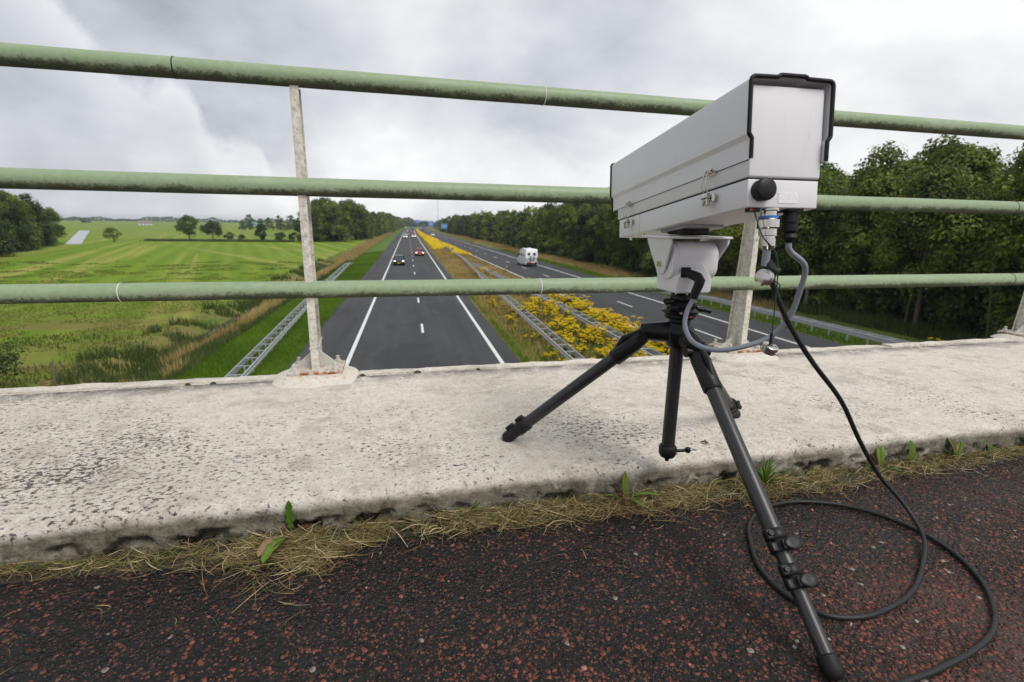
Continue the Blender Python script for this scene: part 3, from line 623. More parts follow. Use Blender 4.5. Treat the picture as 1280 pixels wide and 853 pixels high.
def leg(r_, f_, secs, clamps, sleeve):
    lo = empty('leg', r_ - Vector(TO)); lo.parent = tri; d = f_ - r_; L_ = d.length; u_ = d.normalized()
    up = Vector((0, 0, 1)); sd = u_.cross(up).normalized(); nn = sd.cross(u_).normalized()
    R3 = Matrix((sd, nn, u_)).transposed()
    for a_, e_, rr in secs:
        b = MB(r_); b.cyl(r_ + d * a_, r_ + d * e_, rr, n=32); b.build('tube', 'carbon', lo)
    b = MB(r_); ps = []
    rings = []
    for t_, w_, h_ in ((-.012, .011, .010), (.0, .017, .015), (.02, .021, .018), (.045, .0205, .0195), (sleeve, .0195, .0195), (sleeve + .003, .0175, .0175)):
        c_ = r_ + u_ * t_; rings.append([c_ + sd * w_ * math.cos(2 * math.pi * i / 24) + nn * h_ * math.sin(2 * math.pi * i / 24) for i in range(24)])
    b.loft(rings); b.tube([r_ + u_ * .006 + nn * .015, r_ + u_ * .04 + nn * .024, r_ + u_ * .07 + nn * .017], [.006, .007, .004], 8); b.build('shoulder_sleeve', 'black_plastic', lo, 50)
    for t_, rr, lev in clamps:
        c_ = r_ + d * t_; b = MB(r_)
        b.lathe(c_ - u_ * .019, u_, [(0, rr + .0015), (.002, rr + .0036), (.016, rr + .0036), (.018, rr + .0016), (.020, rr + .0036), (.036, rr + .0034), (.038, rr + .0010)], 28)
        if lev == 0:
            b.rbox(c_ + nn * (rr + .006) - u_ * .004, (.016, .010, .022), .003, R3); b.build('leg_clamp', 'black_plastic', lo, 50); continue
        # hinge ears on one side, thumb lever on the other
        e1 = c_ + (sd * .86 - nn * -.5).normalized() * (rr + .007) - u_ * .010
        b.rbox(e1, (.013, .012, .018), .003, R3); b.rbox(e1 + u_ * .021, (.013, .012, .016), .003, R3)
        b.cyl(e1 - nn * -.007, e1 - nn * -.0105, .0045, n=14)
        lv = c_ + nn * (rr + .0065) - sd * .006 + u_ * .010
        b.rbox(lv + sd * .004, (.022, .006, .016), .0025, R3)
        b.build('leg_clamp', 'black_plastic', lo, 50)
        b = MB(r_); rings = []
        for k2, (hh_, q_) in enumerate(((0, .7), (.002, 1), (.004, 1), (.0055, .8), (.0048, .35))):
            rings.append([lv - sd * .003 + nn * (.002 + hh_) + sd * (.0155 * q_ * math.cos(2 * math.pi * i / 20)) + u_ * (.0115 * q_ * math.sin(2 * math.pi * i / 20)) for i in range(20)])
        b.loft(rings); b.build('clamp_lever', 'black_plastic', lo, 60)
    b = MB(r_); e_ = f_ - u_ * .006
    b.lathe(e_ - u_ * .030, u_, [(0, secs[-1][2] + .001), (.002, secs[-1][2] + .0035), (.020, secs[-1][2] + .0038), (.028, secs[-1][2] + .002), (.034, secs[-1][2] - .004)], 24); b.build('rubber_foot', 'black_rubber', lo, 50)
leg(roots[0], feet[0], [(.05, .90, .0150), (.9, .97, .0125)], [(.845, .0150, 0), (.925, .0125, 0)], .085)
leg(roots[1], feet[1], [(.05, .70, .0150), (.69, .76, .0132), (.74, .985, .0122)], [(.665, .0150, 1), (.760, .0130, 1)], .095)
leg(roots[2], feet[2], [(.05, .90, .0150), (.9, .97, .0125)], [(.86, .0150, 1), (.93, .0125, 0)], .085)
# levelling head
b = MB(TO); b.lathe((TX, TY, .350), (0, 0, 1), [(0, .024), (.004, .026), (.010, .022), (.014, .034), (.019, .036), (.023, .034), (.026, .040), (.031, .041), (.034, .036), (.038, .030), (.041, .0335), (.050, .0335), (.053, .030), (.056, .026), (.064, .0255), (.070, .022)], 40)
b.rbox((TX - .030, TY - .018, .389), (.020, .016, .012), .002); b.rbox((TX + .036, TY - .016, .384), (.020, .014, .012), .002)
b.cyl((TX - .036, TY - .020, .404), (TX - .054, TY - .026, .405), .0065, n=14); b.cyl((TX + .03, TY - .018, .386), (TX + .056, TY - .03, .381), .0052, n=14)
hd = b.build('levelling_head', 'black_metal', tri, 40)
b = MB(TO); b.cyl((TX - .024, TY - .040, .381), (TX - .024, TY - .0425, .381), .003, n=12); b.build('screw', 'steel', hd)
for a_ in range(6): q = Vector((math.cos(a_ * 1.05 + .4) * .021, math.sin(a_ * 1.05 + .4) * .021, 0)); b = MB(TO); b.cyl(Vector((TX, TY, .414)) + q, Vector((TX, TY, .423)) + q, .0035, n=6); b.build('screw', 'steel', hd)
b = b
b = MB(TO); b.cyl((TX, TY - .0407, .372), (TX, TY - .043, .372), .002, n=10); b.build('level_bubble', 'red_mark', hd)

# ------------------------------------------------------------------ pan-tilt head (local: x right, y forward, z up)
HY = .0541
pt = empty('pan_tilt_head', (TX, TY, .4215), (0, 0, -HY)); tag(pt, 'light grey pan and tilt head between the tripod and the camera housing', 'pan-tilt head')
b = MB(); b.rbox((0, 0, .117), (.143, .112, .005), .0015)
b.build('top_plate', 'housing_paint', pt, 40)
for sgn in (-1, 1):
    poly = [(-.056, .1145), (.050, .1145), (.050, .106), (.020, .050), (.012, .042), (-.001, .038), (-.014, .042), (-.021, .050), (-.056, .104)]
    b = MB(); b.prism(poly, -.0022, .0022, lambda u_, v_, t_: (sgn * (.0645 - (.1145 - v_) * .16) + t_, u_ + .002, v_)); b.build('yoke_cheek', 'housing_paint', pt, 30, .0008)
    b = MB(); b.cyl((sgn * .056, 0, .060), (sgn * .0625, 0, .060), .0062, n=18); b.build('pivot_bolt', 'steel', pt)
b = MB()
def rr_ring(x_, w_, h_, r_, cy, cz_, n=7):
    out_ = []
    for qx, qz, a0 in ((1, 1, 0), (-1, 1, 90), (-1, -1, 180), (1, -1, 270)):
        for i in range(n + 1):
            a_ = math.radians(a0 + 90 * i / n); out_.append((x_, cy + qx * (w_ / 2 - r_) + r_ * math.cos(a_), cz_ + qz * (h_ / 2 - r_) + r_ * math.sin(a_)))
    return out_
b.loft([rr_ring(-.0500, .076, .070, .024, -.004, .068), rr_ring(-.0492, .080, .074, .026, -.004, .068), rr_ring(-.040, .082, .076, .027, -.004, .068), rr_ring(-.0395, .086, .081, .029, -.004, .068), rr_ring(.047, .086, .081, .029, -.004, .068), rr_ring(.0505, .080, .075, .027, -.004, .068)])
b.build('tilt_body', 'housing_paint', pt, 50)
b = MB(); b.prism([(-.044, .003), (.032, .003), (.036, .008), (.036, .034), (.016, .062), (.010, .066), (-.012, .066), (-.019, .058), (-.044, .036)], -.052, .038, lambda u_, v_, t_: (u_, t_, v_)); b.build('pan_base', 'housing_paint', pt, 30, .003)
b = MB(); b.lathe((0, 0, 0), (0, 0, 1), [(0, .034), (.004, .034)], 32); b.build('base_ring', 'housing_dark_paint', pt)
b = MB(); b.rbox((0, .0, .1285), (.058, .07, .014), .003); b.cyl((-.004, -.034, .1285), (-.004, -.0375, .1285), .0035, n=6); b.build('adapter_block', 'black_plastic', pt, 40)
b = MB(); b.rbox((-.026, -.0535, .047), (.021, .005, .021), .002); b.cyl((-.026, -.054, .047), (-.018, -.068, .043), .0085, n=18)
b.tube([(-.020, -.064, .044), (-.011, -.077, .039), (-.009, -.081, .033), (-.011, -.081, .023), (-.015, -.079, .010), (-.018, -.078, -.004)], [.0095, .0100, .0105, .0095, .0088, .0078], 16); b.build('cable_plug', 'black_rubber', pt, 40)

# ------------------------------------------------------------------ camera housing (local: x right, y along the lens axis, z up)
PIT = -.1196; Ax = Vector((math.sin(HY) * math.cos(PIT), math.cos(HY) * math.cos(PIT), math.sin(PIT)))
Lx = Ax.cross(Vector((0, 0, 1))).normalized(); Ux = Lx.cross(Ax)
hs = empty('camera_housing', (TX, TY, .5572)); hs.rotation_euler = Matrix((Lx, Ax, Ux)).transposed().to_euler()
tag(hs, 'long light grey weatherproof camera housing with black trimmed hood aimed at the motorway', 'camera')
yr, yf = -.2915, .2635
b = MB(); b.rbox((0, (yr + .006 + .236) / 2, .1135), (.1262, .236 - yr - .006, .136), .003); b.build('upper_case', 'housing_paint', hs, 40)
b = MB(); b.rbox((0, (yr + .008 + .226) / 2, .0215), (.1245, .226 - yr - .008, .043), .0022); tray = b.build('lower_tray', 'housing_paint', hs, 40)
b = MB(); b.box((0, (yr + .012 + .222) / 2, .0443), (.1222, .222 - yr - .012, .0045))
for s_ in (-1, 1): b.box((s_ * .0636, (yr + .006 + .236) / 2, .0722), (.0012, .236 - yr - .010, .0028))
b.build('gap_shade', 'black_rubber', hs, 0)  # dark strips standing in for the shade in the case gaps
# hood: bent sheet shell, open below
outer = [(-.0655, .0715), (-.0655, .101), (-.0708, .1085), (-.0708, .184), (-.0690, .1885), (-.0645, .1905), (-.026, .1912), (-.021, .1945), (.021, .1945), (.026, .1912), (.0645, .1905), (.0690, .1885), (.0708, .184), (.0708, .1085), (.0655, .101), (.0655, .0715)]
inner = []
for u_, v_ in outer:
    inner.append((u_ - math.copysign(.0016, u_) if abs(u_) > .05 else u_, v_ - (.0016 if v_ > .186 else 0)))
ys_ = [yr, yr + .001, yf - .001, yf]
n_ = len(outer); vs_ = [(u_, yr, v_) for u_, v_ in outer] + [(u_, yf, v_) for u_, v_ in outer] + [(u_, yr, v_) for u_, v_ in inner] + [(u_, yf, v_) for u_, v_ in inner]
fs_ = []
for i in range(n_ - 1):
    fs_ += [(i, i + 1, n_ + i + 1, n_ + i), (2 * n_ + i, 3 * n_ + i, 3 * n_ + i + 1, 2 * n_ + i + 1), (i, 2 * n_ + i, 2 * n_ + i + 1, i + 1), (n_ + i, n_ + i + 1, 3 * n_ + i + 1, 3 * n_ + i)]
fs_ += [(0, n_, 3 * n_, 2 * n_), (n_ - 1, 3 * n_ - 1, 4 * n_ - 1, 2 * n_ - 1)]
b = MB(); b.add(vs_, fs_); hood = b.build('hood', 'housing_paint', hs, 25)
for yy, s2 in ((yr - .001, 1), (yf + .001, 1)):
    b = MB(); dense = []
    pp = [Vector((u_ * 1.0, yy, v_)) for u_, v_ in outer]
    for i in range(len(pp) - 1):
        m_ = max(1, int((pp[i + 1] - pp[i]).length / .0016))
        for k in range(m_): dense.append(pp[i].lerp(pp[i + 1], k / m_))
    dense.append(pp[-1]); b.tube(dense, [.0029 if i % 2 else .0036 for i in range(len(dense))], 8); b.build('edge_trim', 'black_rubber', hood, 60)
b = MB(); b.tube([(-.028, -.02, .1945), (-.030, -.012, .202), (-.030, .055, .203), (-.028, .075, .1945)], [.003, .004, .004, .003], 8); b.build('top_lug', 'black_rubber', hood)
b = MB(); b.box((-.0624, .105, .0215), (.0006, .0008, .0385)); b.build('pencil_line', 'faint_red', tray, 0)
# breather cap, type plate, status light
b = MB(); b.lathe((-.0405, yr + .0085, .0255), (0, -1, 0), [(0, .0165), (.0145, .0172), (.0165, .0165), (.018, .0145)], 36); b.build('round_cap', 'black_plastic', tray, 40)
b = MB(); b.box((.0085, yr + .0077, .0155), (.0345, .0008, .0165)); b.build('type_plate', 'label_print', tray, 0)
b = MB(); b.rbox((-.045, yr + .018, -.003), (.020, .012, .006), .001); b.build('status_lamp_mount', 'black_plastic', tray)
b = MB(); b.cyl((-.0525, yr + .0145, -.003), (-.0525, yr + .010, -.003), .002, n=10); b.build('status_lamp', 'red_mark', tray)
# toggle latches on the left side
for ly in (-.190, .150):
    X = -.0655; lt = empty('toggle_latch', (X, ly, .04)); lt.parent = hs
    b = MB(); b.rbox((.0005, -.002, .030), (.006, .018, .004), .001)
    b.cyl((-.003, -.008, .032), (-.009, -.008, .036), .0028, n=12); b.cyl((-.003, .008, .032), (-.009, .008, .036), .0028, n=12)
    b.cyl((0, -.012, .029), (0, .012, .029), .0022, n=10); b.build('catch_hook', 'steel', lt, 45)
    b = MB(); b.tube([(-.010, -.006, -.006), (-.016, -.006, .010), (-.012, -.005, .030), (-.008, 0, .034), (-.012, .005, .030), (-.016, .006, .010), (-.010, .006, -.006)], .0011, 8); b.build('wire_bail', 'steel', lt, 60)
    b = MB(); b.rbox((-.010, 0, -.014), (.008, .013, .022), .0015); b.rbox((-.002, -.009, -.012), (.008, .010, .012), .002); b.cyl((-.004, -.013, -.006), (-.004, -.013, -.018), .0035, n=10); b.build('lever', 'steel', lt, 45)
    b = MB(); b.tube([(-.0145, -.0072, -.012), (-.0145, .0072, -.012), (-.0055, .0072, -.012), (-.0055, -.0072, -.012)], .001, 6, True); b.build('strap', 'black_rubber', lt, 60)
# underside: mounting plate and stud, cable connectors
b = MB(); b.box((.004, -.005, -.0028), (.085, .11, .0052)); b.build('mounting_plate', 'housing_dark_paint', hs, 40, .001)
for yy in (.12, .19): b = MB(); b.cyl((-.046, yy, 0), (-.046, yy, -.009), .0032, n=8); b.build('stud', 'steel', hs, 40)
CX, CY_ = -.0115, yr + .024
b = MB(); b.lathe((CX, CY_, 0), (0, 0, -1), [(0, .0165), (.003, .0165), (.004, .0128), (.011, .0128)], 30); b.lathe((CX, CY_, -.0155), (0, 0, -1), [(0, .0158), (.002, .0172), (.014, .0172), (.016, .015)], 12)
b.lathe((CX, CY_, -.0318), (0, 0, -1), [(0, .0142), (.010, .0142), (.011, .0118), (.015, .0118), (.0155, .0132), (.027, .0128), (.032, .008)], 30); conn = b.build('round_connector', 'steel', hs, 30)
b = MB(); b.lathe((CX, CY_, -.0112), (0, 0, -1), [(0, .0150), (.004, .0150)], 30); b.build('blue_ring', 'blue_ring', conn)
b = MB(); b.rbox((CX + .039, CY_, -.002), (.028, .026, .004), .001); b.lathe((CX + .039, CY_, -.004), (0, 0, -1), [(0, .0105), (.004, .0108), (.005, .0125), (.017, .0125), (.018, .0098), (.022, .0098), (.023, .0128), (.030, .0125), (.034, .0085), (.036, .0105), (.041, .0118), (.046, .0075), (.049, .0045)], 24); b.build('cable_gland', 'black_rubber', hs, 35)
Mh = Matrix.Translation((TX, TY, .5572)) @ Matrix((Lx, Ax, Ux)).transposed().to_4x4()
gland_end = Mh @ Vector((CX + .039, CY_, -.050)); conn_end = Mh @ Vector((CX, CY_, -.062)); hook = Mh @ Vector((-.040, yr + .022, -.002))
plug_end = Matrix.Translation((TX, TY, .4215)) @ Matrix.Rotation(-HY, 4, 'Z') @ Vector((-.0185, -.078, -.006))
# ------------------------------------------------------------------ cables
b = MB(); g = [gland_end, gland_end + Vector((.006, .001, -.016)), (.681, .712, .497), (.690, .726, .450), (.690, .74, .407), (.674, .76, .366), (.636, .78, .344), (.598, .81, .331), (.576, .85, .338), (.577, .885, .362), (.586, .898, .390), plug_end]
b.tube(spline(g, 14), .0047, 14); tag(b.build('cable', 'grey_cable', None, 60), 'short light grey cable looping from the camera housing down to the pan and tilt head', 'cable')
gz = -.0845
G = [(1.089, .765, -.035), (1.075, .705, -.074), (.99, .64, gz), (.90, .590, gz), (.820, .568, gz), (.755, .563, gz), (.700, .582, gz), (.672, .635, gz), (.674, .70, gz), (.704, .767, gz), (.758, .842, gz), (.834, .889, gz), (.922, .899, gz), (1.012, .872, gz), (1.073, .82, gz), (1.105, .752, gz), (1.103, .667, gz), (1.066, .589, gz), (1.008, .529, gz), (.944, .489, gz), (.866, .466, gz), (.775, .452, gz), (.66, .44, gz), (.50, .40, gz), (.40, .30, gz)]
G = [conn_end + Vector((0, 0, .004)), conn_end + Vector((0, 0, -.012)), (.603, .700, .487), (.622, .70, .450), (.663, .705, .395), (.735, .72, .325), (.848, .75, .232), (.955, .785, .122), (1.045, .80, .025)] + G
b = MB(); b.tube(spline(G, 14), .0045, 14); bc = b.build('cable', 'black_cable', None, 60); tag(bc, 'long black cable hanging from the metal connector and coiling across the red path', 'cable')
b = MB(); b.tube([conn_end + Vector((0, 0, .003)), conn_end + Vector((.0, 0, -.008)), conn_end + Vector((.0005, 0, -.028))], .0062, 14); b.build('light_sleeve', 'grey_cable', bc, 60)
b = MB(); b.tube(spline([(.598, .705, .507), (.600, .700, .497), (.610, .690, .489)], 4), .0085, 8); b.build('tape_tie', 'black_rubber', bc, 60)
# two metal dust caps, one clipped at the cable, one dangling on a green cord
def cap(loc, ax, name_label):
    o_ = empty('dust_cap', loc); tag(o_, name_label, 'cap'); ax = Vector(ax).normalized(); b = MB()
    b.lathe(-ax * .008, ax, [(0, .0120), (.002, .0136), (.005, .0136), (.0058, .0118), (.007, .0118), (.0078, .0135), (.0125, .0135), (.014, .0110)], 30); b.build('cap_shell', 'steel', o_, 35); return o_
c1_ = cap((.584, .690, .482), (-.90, -.30, .12), 'round metal dust cap hanging beside the black cable just in front of the lowest rail')
b = MB(); b.rbox((.012, .004, .004), (.016, .012, .010), .003); b.build('cap_clip', 'black_rubber', c1_)
c2_ = cap((.613, .690, .364), (.12, -.35, .93), 'round metal dust cap dangling on a thin green cord above the kerb')
b = MB((.613, .690, .364)); b.tube(spline([hook, (.571, .69, .548), (.597, .688, .523), (.607, .688, .491), (.610, .688, .439), (.612, .688, .395), (.6125, .689, .374)], 8), .0011, 6); b.build('green_cord', 'green_cord', c2_)
b = MB((.613, .690, .364)); b.cyl((.612, .689, .390), (.613, .690, .371), .0022, n=10); b.build('ferrule', 'black_rubber', c2_)
b = MB((.584, .690, .482)); b.tube(spline([(.607, .688, .495), (.600, .684, .478), (.611, .684, .47), (.608, .688, .455)], 6), .001, 6); b.build('green_cord', 'green_cord', c1_)

#@@PART2
# ------------------------------------------------------------------ crash barriers
def barrier(name, label, pts, gap, y_end, step=1.33, group=None, turn=None):
    """pts: (x, y) of the barrier axis in the motorway frame; twin beams with cross pieces on posts"""
    ys = [p[1] for p in pts]; xs = [p[0] for p in pts]
    def X(y): return float(np.interp(y, ys, xs))
    o_ = empty(name, W(X(ys[0]), ys[0], 0)); tag(o_, label, 'crash barrier', group); org = o_.location
    g = gap if callable(gap) else (lambda y: gap)
    yy = list(np.arange(ys[0], min(y_end, 120), 2.0)) + list(np.arange(max(ys[0], 120), y_end, 12)) + [y_end]
    for sgn in (-1, 1):
        prof = [(0, .75), (.035, .735), (.035, .66), (.004, .635), (.004, .60), (.035, .575), (.035, .49), (0, .47), (-.012, .48), (-.012, .74)]
        rings = []
        for y in yy:
            x = X(y); gg = g(y) / 2; drop = -.6 * max(0, (y - (y_end - 9)) / 9) if turn else 0
            rings.append([W(x + sgn * (gg + u_), y, v_ + drop + ground_drop(x)) - org for u_, v_ in prof])
        b = MB(); b.loft(rings); b.build('beam', 'galvanised', o_, 30)
    y = ys[0] + .5; k = 0
    while y < y_end - .5 and k < 96:
        x = X(y); gg = g(y) / 2; drop = -.6 * max(0, (y - (y_end - 9)) / 9) if turn else 0; gd = ground_drop(x)
        b = MB(); R3 = Matrix.Rotation(-RA, 3, 'Z')
        b.box(W(x, y, .70 + drop + gd) - org, (gg * 2, .05, .04), R3); b.box(W(x, y, .35 + drop / 2 + gd) - org, (.05, .10, .70), R3)
        b.build('post', 'galvanised', o_, 0); k += 1; y += step if y < 60 else step * 3
    return o_
def ground_drop(x): return float(ground_h(np.array([x]), np.array([10.0]))[0]) if x < -5.4 else 0.0
barrier('crash_barrier', 'galvanised twin-beam barrier on the green verge left of the motorway', [(-6.55, 12), (-6.75, 20), (-7.7, 40), (-8.6, 66), (-9.3, 88)], .56, 88, turn=True)
barrier('crash_barrier', 'galvanised ladder-like barrier in the median nearest the oncoming traffic', [(7.0, 12), (7.25, 20), (7.75, 40), (8.15, 56), (9.3, 88), (9.6, 130), (8.6, 230), (7.5, 330)], lambda y: .54 if y < 60 else .25, 330)
barrier('crash_barrier', 'galvanised barrier deeper in the flowering median, beside the outbound carriageway', [(11.2, 12), (11.1, 23.4), (11.0, 35.6), (10.4, 50.5), (9.75, 76)], .56, 76)
barrier('crash_barrier', 'long galvanised barrier on the grass right of the outbound carriageway', [(25.6, 8), (25.5, 22), (25.2, 32), (24.9, 40), (24.8, 47)], .60, 47, turn=True)

# ------------------------------------------------------------------ vehicles (local: x right, y forward, z up)
def wheels(o_, pos, r_, w_):
    for x, y in pos:
        wo = MB((x, y, r_)); wo.lathe((x - w_ / 2, y, r_), (1, 0, 0), [(0, r_ * .72), (.02, r_ * .96), (.05, r_), (w_ - .05, r_), (w_ - .02, r_ * .96), (w_, r_ * .72)], 24)
        w = wo.build('wheel', 'tyre', o_, 40); w.location = (x, y, r_)
        s_ = 1 if x > 0 else -1; b = MB((0, 0, 0)); b.lathe((s_ * w_ * .42, 0, 0), (s_, 0, 0), [(0, r_ * .62), (.012, r_ * .62), (.02, r_ * .50), (.012, r_ * .2), (.03, .03)], 14); b.build('rim', 'chrome', w, 30)
def sedan(loc, head, paint, label, lit=True, front=True):
    o_ = empty('car', loc, (0, 0, head)); tag(o_, label, 'car', None); L_, Wd = 4.4, 1.8
    b = MB(); rings = []
    for y, zb, zt, hw in ((2.2, .30, .58, .66), (2.12, .24, .68, .78), (1.85, .20, .78, .87), (1.3, .18, .88, .90), (.6, .17, .93, .90), (-.8, .17, .95, .90), (-1.7, .18, .96, .89), (-2.05, .24, .92, .83), (-2.2, .34, .80, .72)):
        rings.append([(-hw * .96, y, zb), (-hw, y, zb + .15), (-hw, y, zt - .18), (-hw * .93, y, zt - .04), (-hw * .78, y, zt), (hw * .78, y, zt), (hw * .93, y, zt - .04), (hw, y, zt - .18), (hw, y, zb + .15), (hw * .96, y, zb)])
    b.loft(rings); body = b.build('body', paint, o_, 50)
    b = MB(); b.loft([[(-.80, 1.05, .88), (.80, 1.05, .88), (.82, -1.75, .93), (-.82, -1.75, .93)], [(-.62, .35, 1.38), (.62, .35, 1.38), (.63, -1.15, 1.40), (-.63, -1.15, 1.40)]]); b.build('windows', 'car_glass', o_, 0)
    b = MB(); b.loft([[(-.64, .40, 1.375), (.64, .40, 1.375), (.65, -1.25, 1.39), (-.65, -1.25, 1.39)], [(-.55, .2, 1.45), (.55, .2, 1.45), (.56, -1.0, 1.455), (-.56, -1.0, 1.455)]])
    for s_ in (-1, 1): b.tube([(s_ * .80, 1.06, .89), (s_ * .645, .37, 1.39)], .035, 6); b.tube([(s_ * .82, -1.74, .94), (s_ * .65, -1.18, 1.40)], .05, 6); b.box((s_ * .73, -.35, 1.14), (.05, .09, .50), Matrix.Rotation(s_ * -.35, 3, 'Y'))
    b.build('roof', paint, o_, 50)
    wheels(o_, [(-.80, 1.35), (.80, 1.35), (-.80, -1.35), (.80, -1.35)], .32, .21)
    for s_ in (-1, 1):
        b = MB(); b.loft([[(s_ * (.62 + .19 * math.cos(a)) , 2.10 - .10 * abs(math.cos(a)) + d_, .64 + .085 * math.sin(a)) for a in [i * .6283 for i in range(10)]] for d_ in (-.08, .09)]); b.build('headlight', 'headlamp_lit' if lit else 'chrome', o_, 40)
        b = MB(); b.rbox((s_ * .72, -2.13, .72), (.28, .10, .14), .03); b.build('tail_light', 'tail_red', o_, 40)
        b = MB(); b.rbox((s_ * 1.0, .72, 1.0), (.18, .12, .13), .04); b.build('mirror', paint, o_, 50)
    b = MB(); b.rbox((0, 2.175, .50), (.92, .08, .12), .02); b.rbox((0, 2.165, .33), (1.25, .08, .12), .02); b.build('grille', 'black_plastic', o_, 30)
    b = MB(); b.rbox((0, 2.235, .40), (.52, .02, .11), .005); b.rbox((0, -2.22, .58), (.52, .02, .11), .005); b.build('number_plate', 'plate_yellow', o_, 0)
    return o_
PI = math.pi
sedan(W(-1.5, 82), -RA + PI, 'car_black', 'black car with yellow plate and lit headlights in the slow lane, nearest oncoming car')
sedan(W(2.2, 105), -RA + PI, 'car_red', 'red car with lit headlights in the fast lane behind the black one')
far_defs = [(-1.15, 225, 'car_white', 'white car approaching far off in the slow lane, left of a pair of white cars'), (2.55, 232, 'car_white', 'white car approaching far off in the fast lane, right of a pair of white cars'),
            (-.6, 275, 'car_grey', 'grey car in the slow lane just behind the pair of white cars'), (3.1, 335, 'car_red', 'tiny dark red car far away in the oncoming fast lane'), (-.2, 372, 'car_red', 'tiny red car far away in the oncoming slow lane')]
for x, y, c_, lb in far_defs: sedan(W(x + bend(y), y), -RA + PI, c_, lb)
for x, y, c_, lb in [(16.2, 262, 'car_white', 'white car driving away far off on the outbound carriageway'), (20.3, 330, 'car_grey', 'grey car driving away, second farthest on the outbound carriageway'), (17.0, 420, 'car_black', 'tiny black car driving away in the distance on the outbound carriageway')]:
    sedan(W(x + shift(y), y), -RA + .017, c_, lb, False)
# camper van
van = empty('camper_van', W(18.95, 80.5), (0, 0, -RA + .017)); tag(van, 'white high-roofed camper van with bicycles on its rear rack driving away', 'van')
b = MB(); rings = []
for y, zb, zt, hw, rw in ((2.95, .35, .80, .80, .72), (2.8, .28, 1.05, .95, .84), (2.35, .25, 1.30, 1.0, .88), (2.0, .25, 1.55, 1.01, .88), (1.35, .25, 2.25, 1.01, .88), (.9, .25, 2.60, 1.01, .90), (-.5, .25, 2.72, 1.01, .91), (-2.85, .28, 2.72, 1.0, .91), (-2.92, .33, 2.66, .985, .89)):
    rings.append([(-hw * .97, y, zb), (-hw, y, zb + .2), (-hw, y, (zb + zt) * .5), (-hw * .97, y, zt - .35 * (zt - zb) / 2.4), (-rw, y, zt - .03), (-rw * .8, y, zt), (rw * .8, y, zt), (rw, y, zt - .03), (hw * .97, y, zt - .35 * (zt - zb) / 2.4), (hw, y, (zb + zt) * .5), (hw, y, zb + .2), (hw * .97, y, zb)])
b.loft(rings); b.build('body', 'car_white', van, 50)
wheels(van, [(-.88, 1.95), (.88, 1.95), (-.88, -1.9), (.88, -1.9)], .36, .24)
for s_ in (-1, 1):
    b = MB(); b.rbox((s_ * .45, -2.93, 1.95), (.42, .03, .40), .03); b.build('rear_window', 'car_glass', van, 30)
    b = MB(); b.rbox((s_ * .93, -2.90, 1.18), (.10, .10, .42), .02); b.build('tail_light', 'tail_red', van, 30)
    b = MB(); b.rbox((s_ * 1.12, 1.75, 1.55), (.16, .14, .32), .04); b.build('mirror', 'black_plastic', van, 40)
    for y, l_ in ((1.15, .7), (-.1, .8), (-1.6, .6)):
        b = MB(); b.rbox((s_ * 1.0, y, 1.72), (.03, l_, .42), .012); b.build('side_window', 'car_glass', van, 30)
b = MB(); b.rbox((0, -2.97, .45), (1.85, .12, .16), .03); b.rbox((0, -3.25, .62), (1.5, .42, .05), .01); b.build('bike_rack', 'black_metal', van, 30); b = MB(); b.rbox((0, -3.45, .62), (1.6, .04, .12), .01); b.build('light_board', 'tail_red', van, 30)
b = MB(); b.rbox((.15, -3.475, .66), (.52, .02, .12), .004); b.build('number_plate', 'sign_white', van, 0)
b = MB(); b.cyl((-.6, -1.2, 2.74), (-.6, .4, 2.74), .05, n=10); b.rbox((.1, -.9, 2.76), (.6, .7, .10), .03); b.build('roof_hatch', 'car_white', van, 40)
def bicycle(dy, lb):
    o_ = empty('bicycle', van.matrix_basis @ Vector((0, -3.2 + dy, .66)), (0, 0, -RA + .017)); tag(o_, lb, 'bicycle', 'bicycles on the camper van rack')
    for s_ in (-1, 1):
        b = MB((s_ * .52, 0, .34)); b.tube([(s_ * .52 + .33 * math.cos(i * .2618), 0, .34 + .33 * math.sin(i * .2618)) for i in range(24)], .022, 6, True); w = b.build('wheel', 'tyre', o_, 60); w.location = (s_ * .52, 0, .34)
    b = MB()
    for p in ([(-.52, 0, .34), (-.08, 0, .30), (.36, 0, .78), (-.18, 0, .82), (-.08, 0, .30)], [(-.18, 0, .82), (-.52, 0, .34)], [(.52, 0, .34), (.36, 0, .78), (.33, 0, .98)], [(-.18, 0, .8), (-.2, 0, .92)]): b.tube(p, .02, 6)
    b.build('frame', 'black_metal', o_, 50); b = MB(); b.rbox((-.21, 0, .95), (.26, .12, .06), .02); b.build('saddle', 'black_rubber', o_); b = MB(); b.tube([(.26, -.25, 1.0), (.34, 0, 1.0), (.26, .25, 1.0)], .016, 6); b.build('handlebar', 'black_metal', o_)
bicycle(-.10, 'outer dark bicycle on the rear rack of the white camper van'); bicycle(.12, 'inner dark bicycle on the rear rack, against the camper van doors')

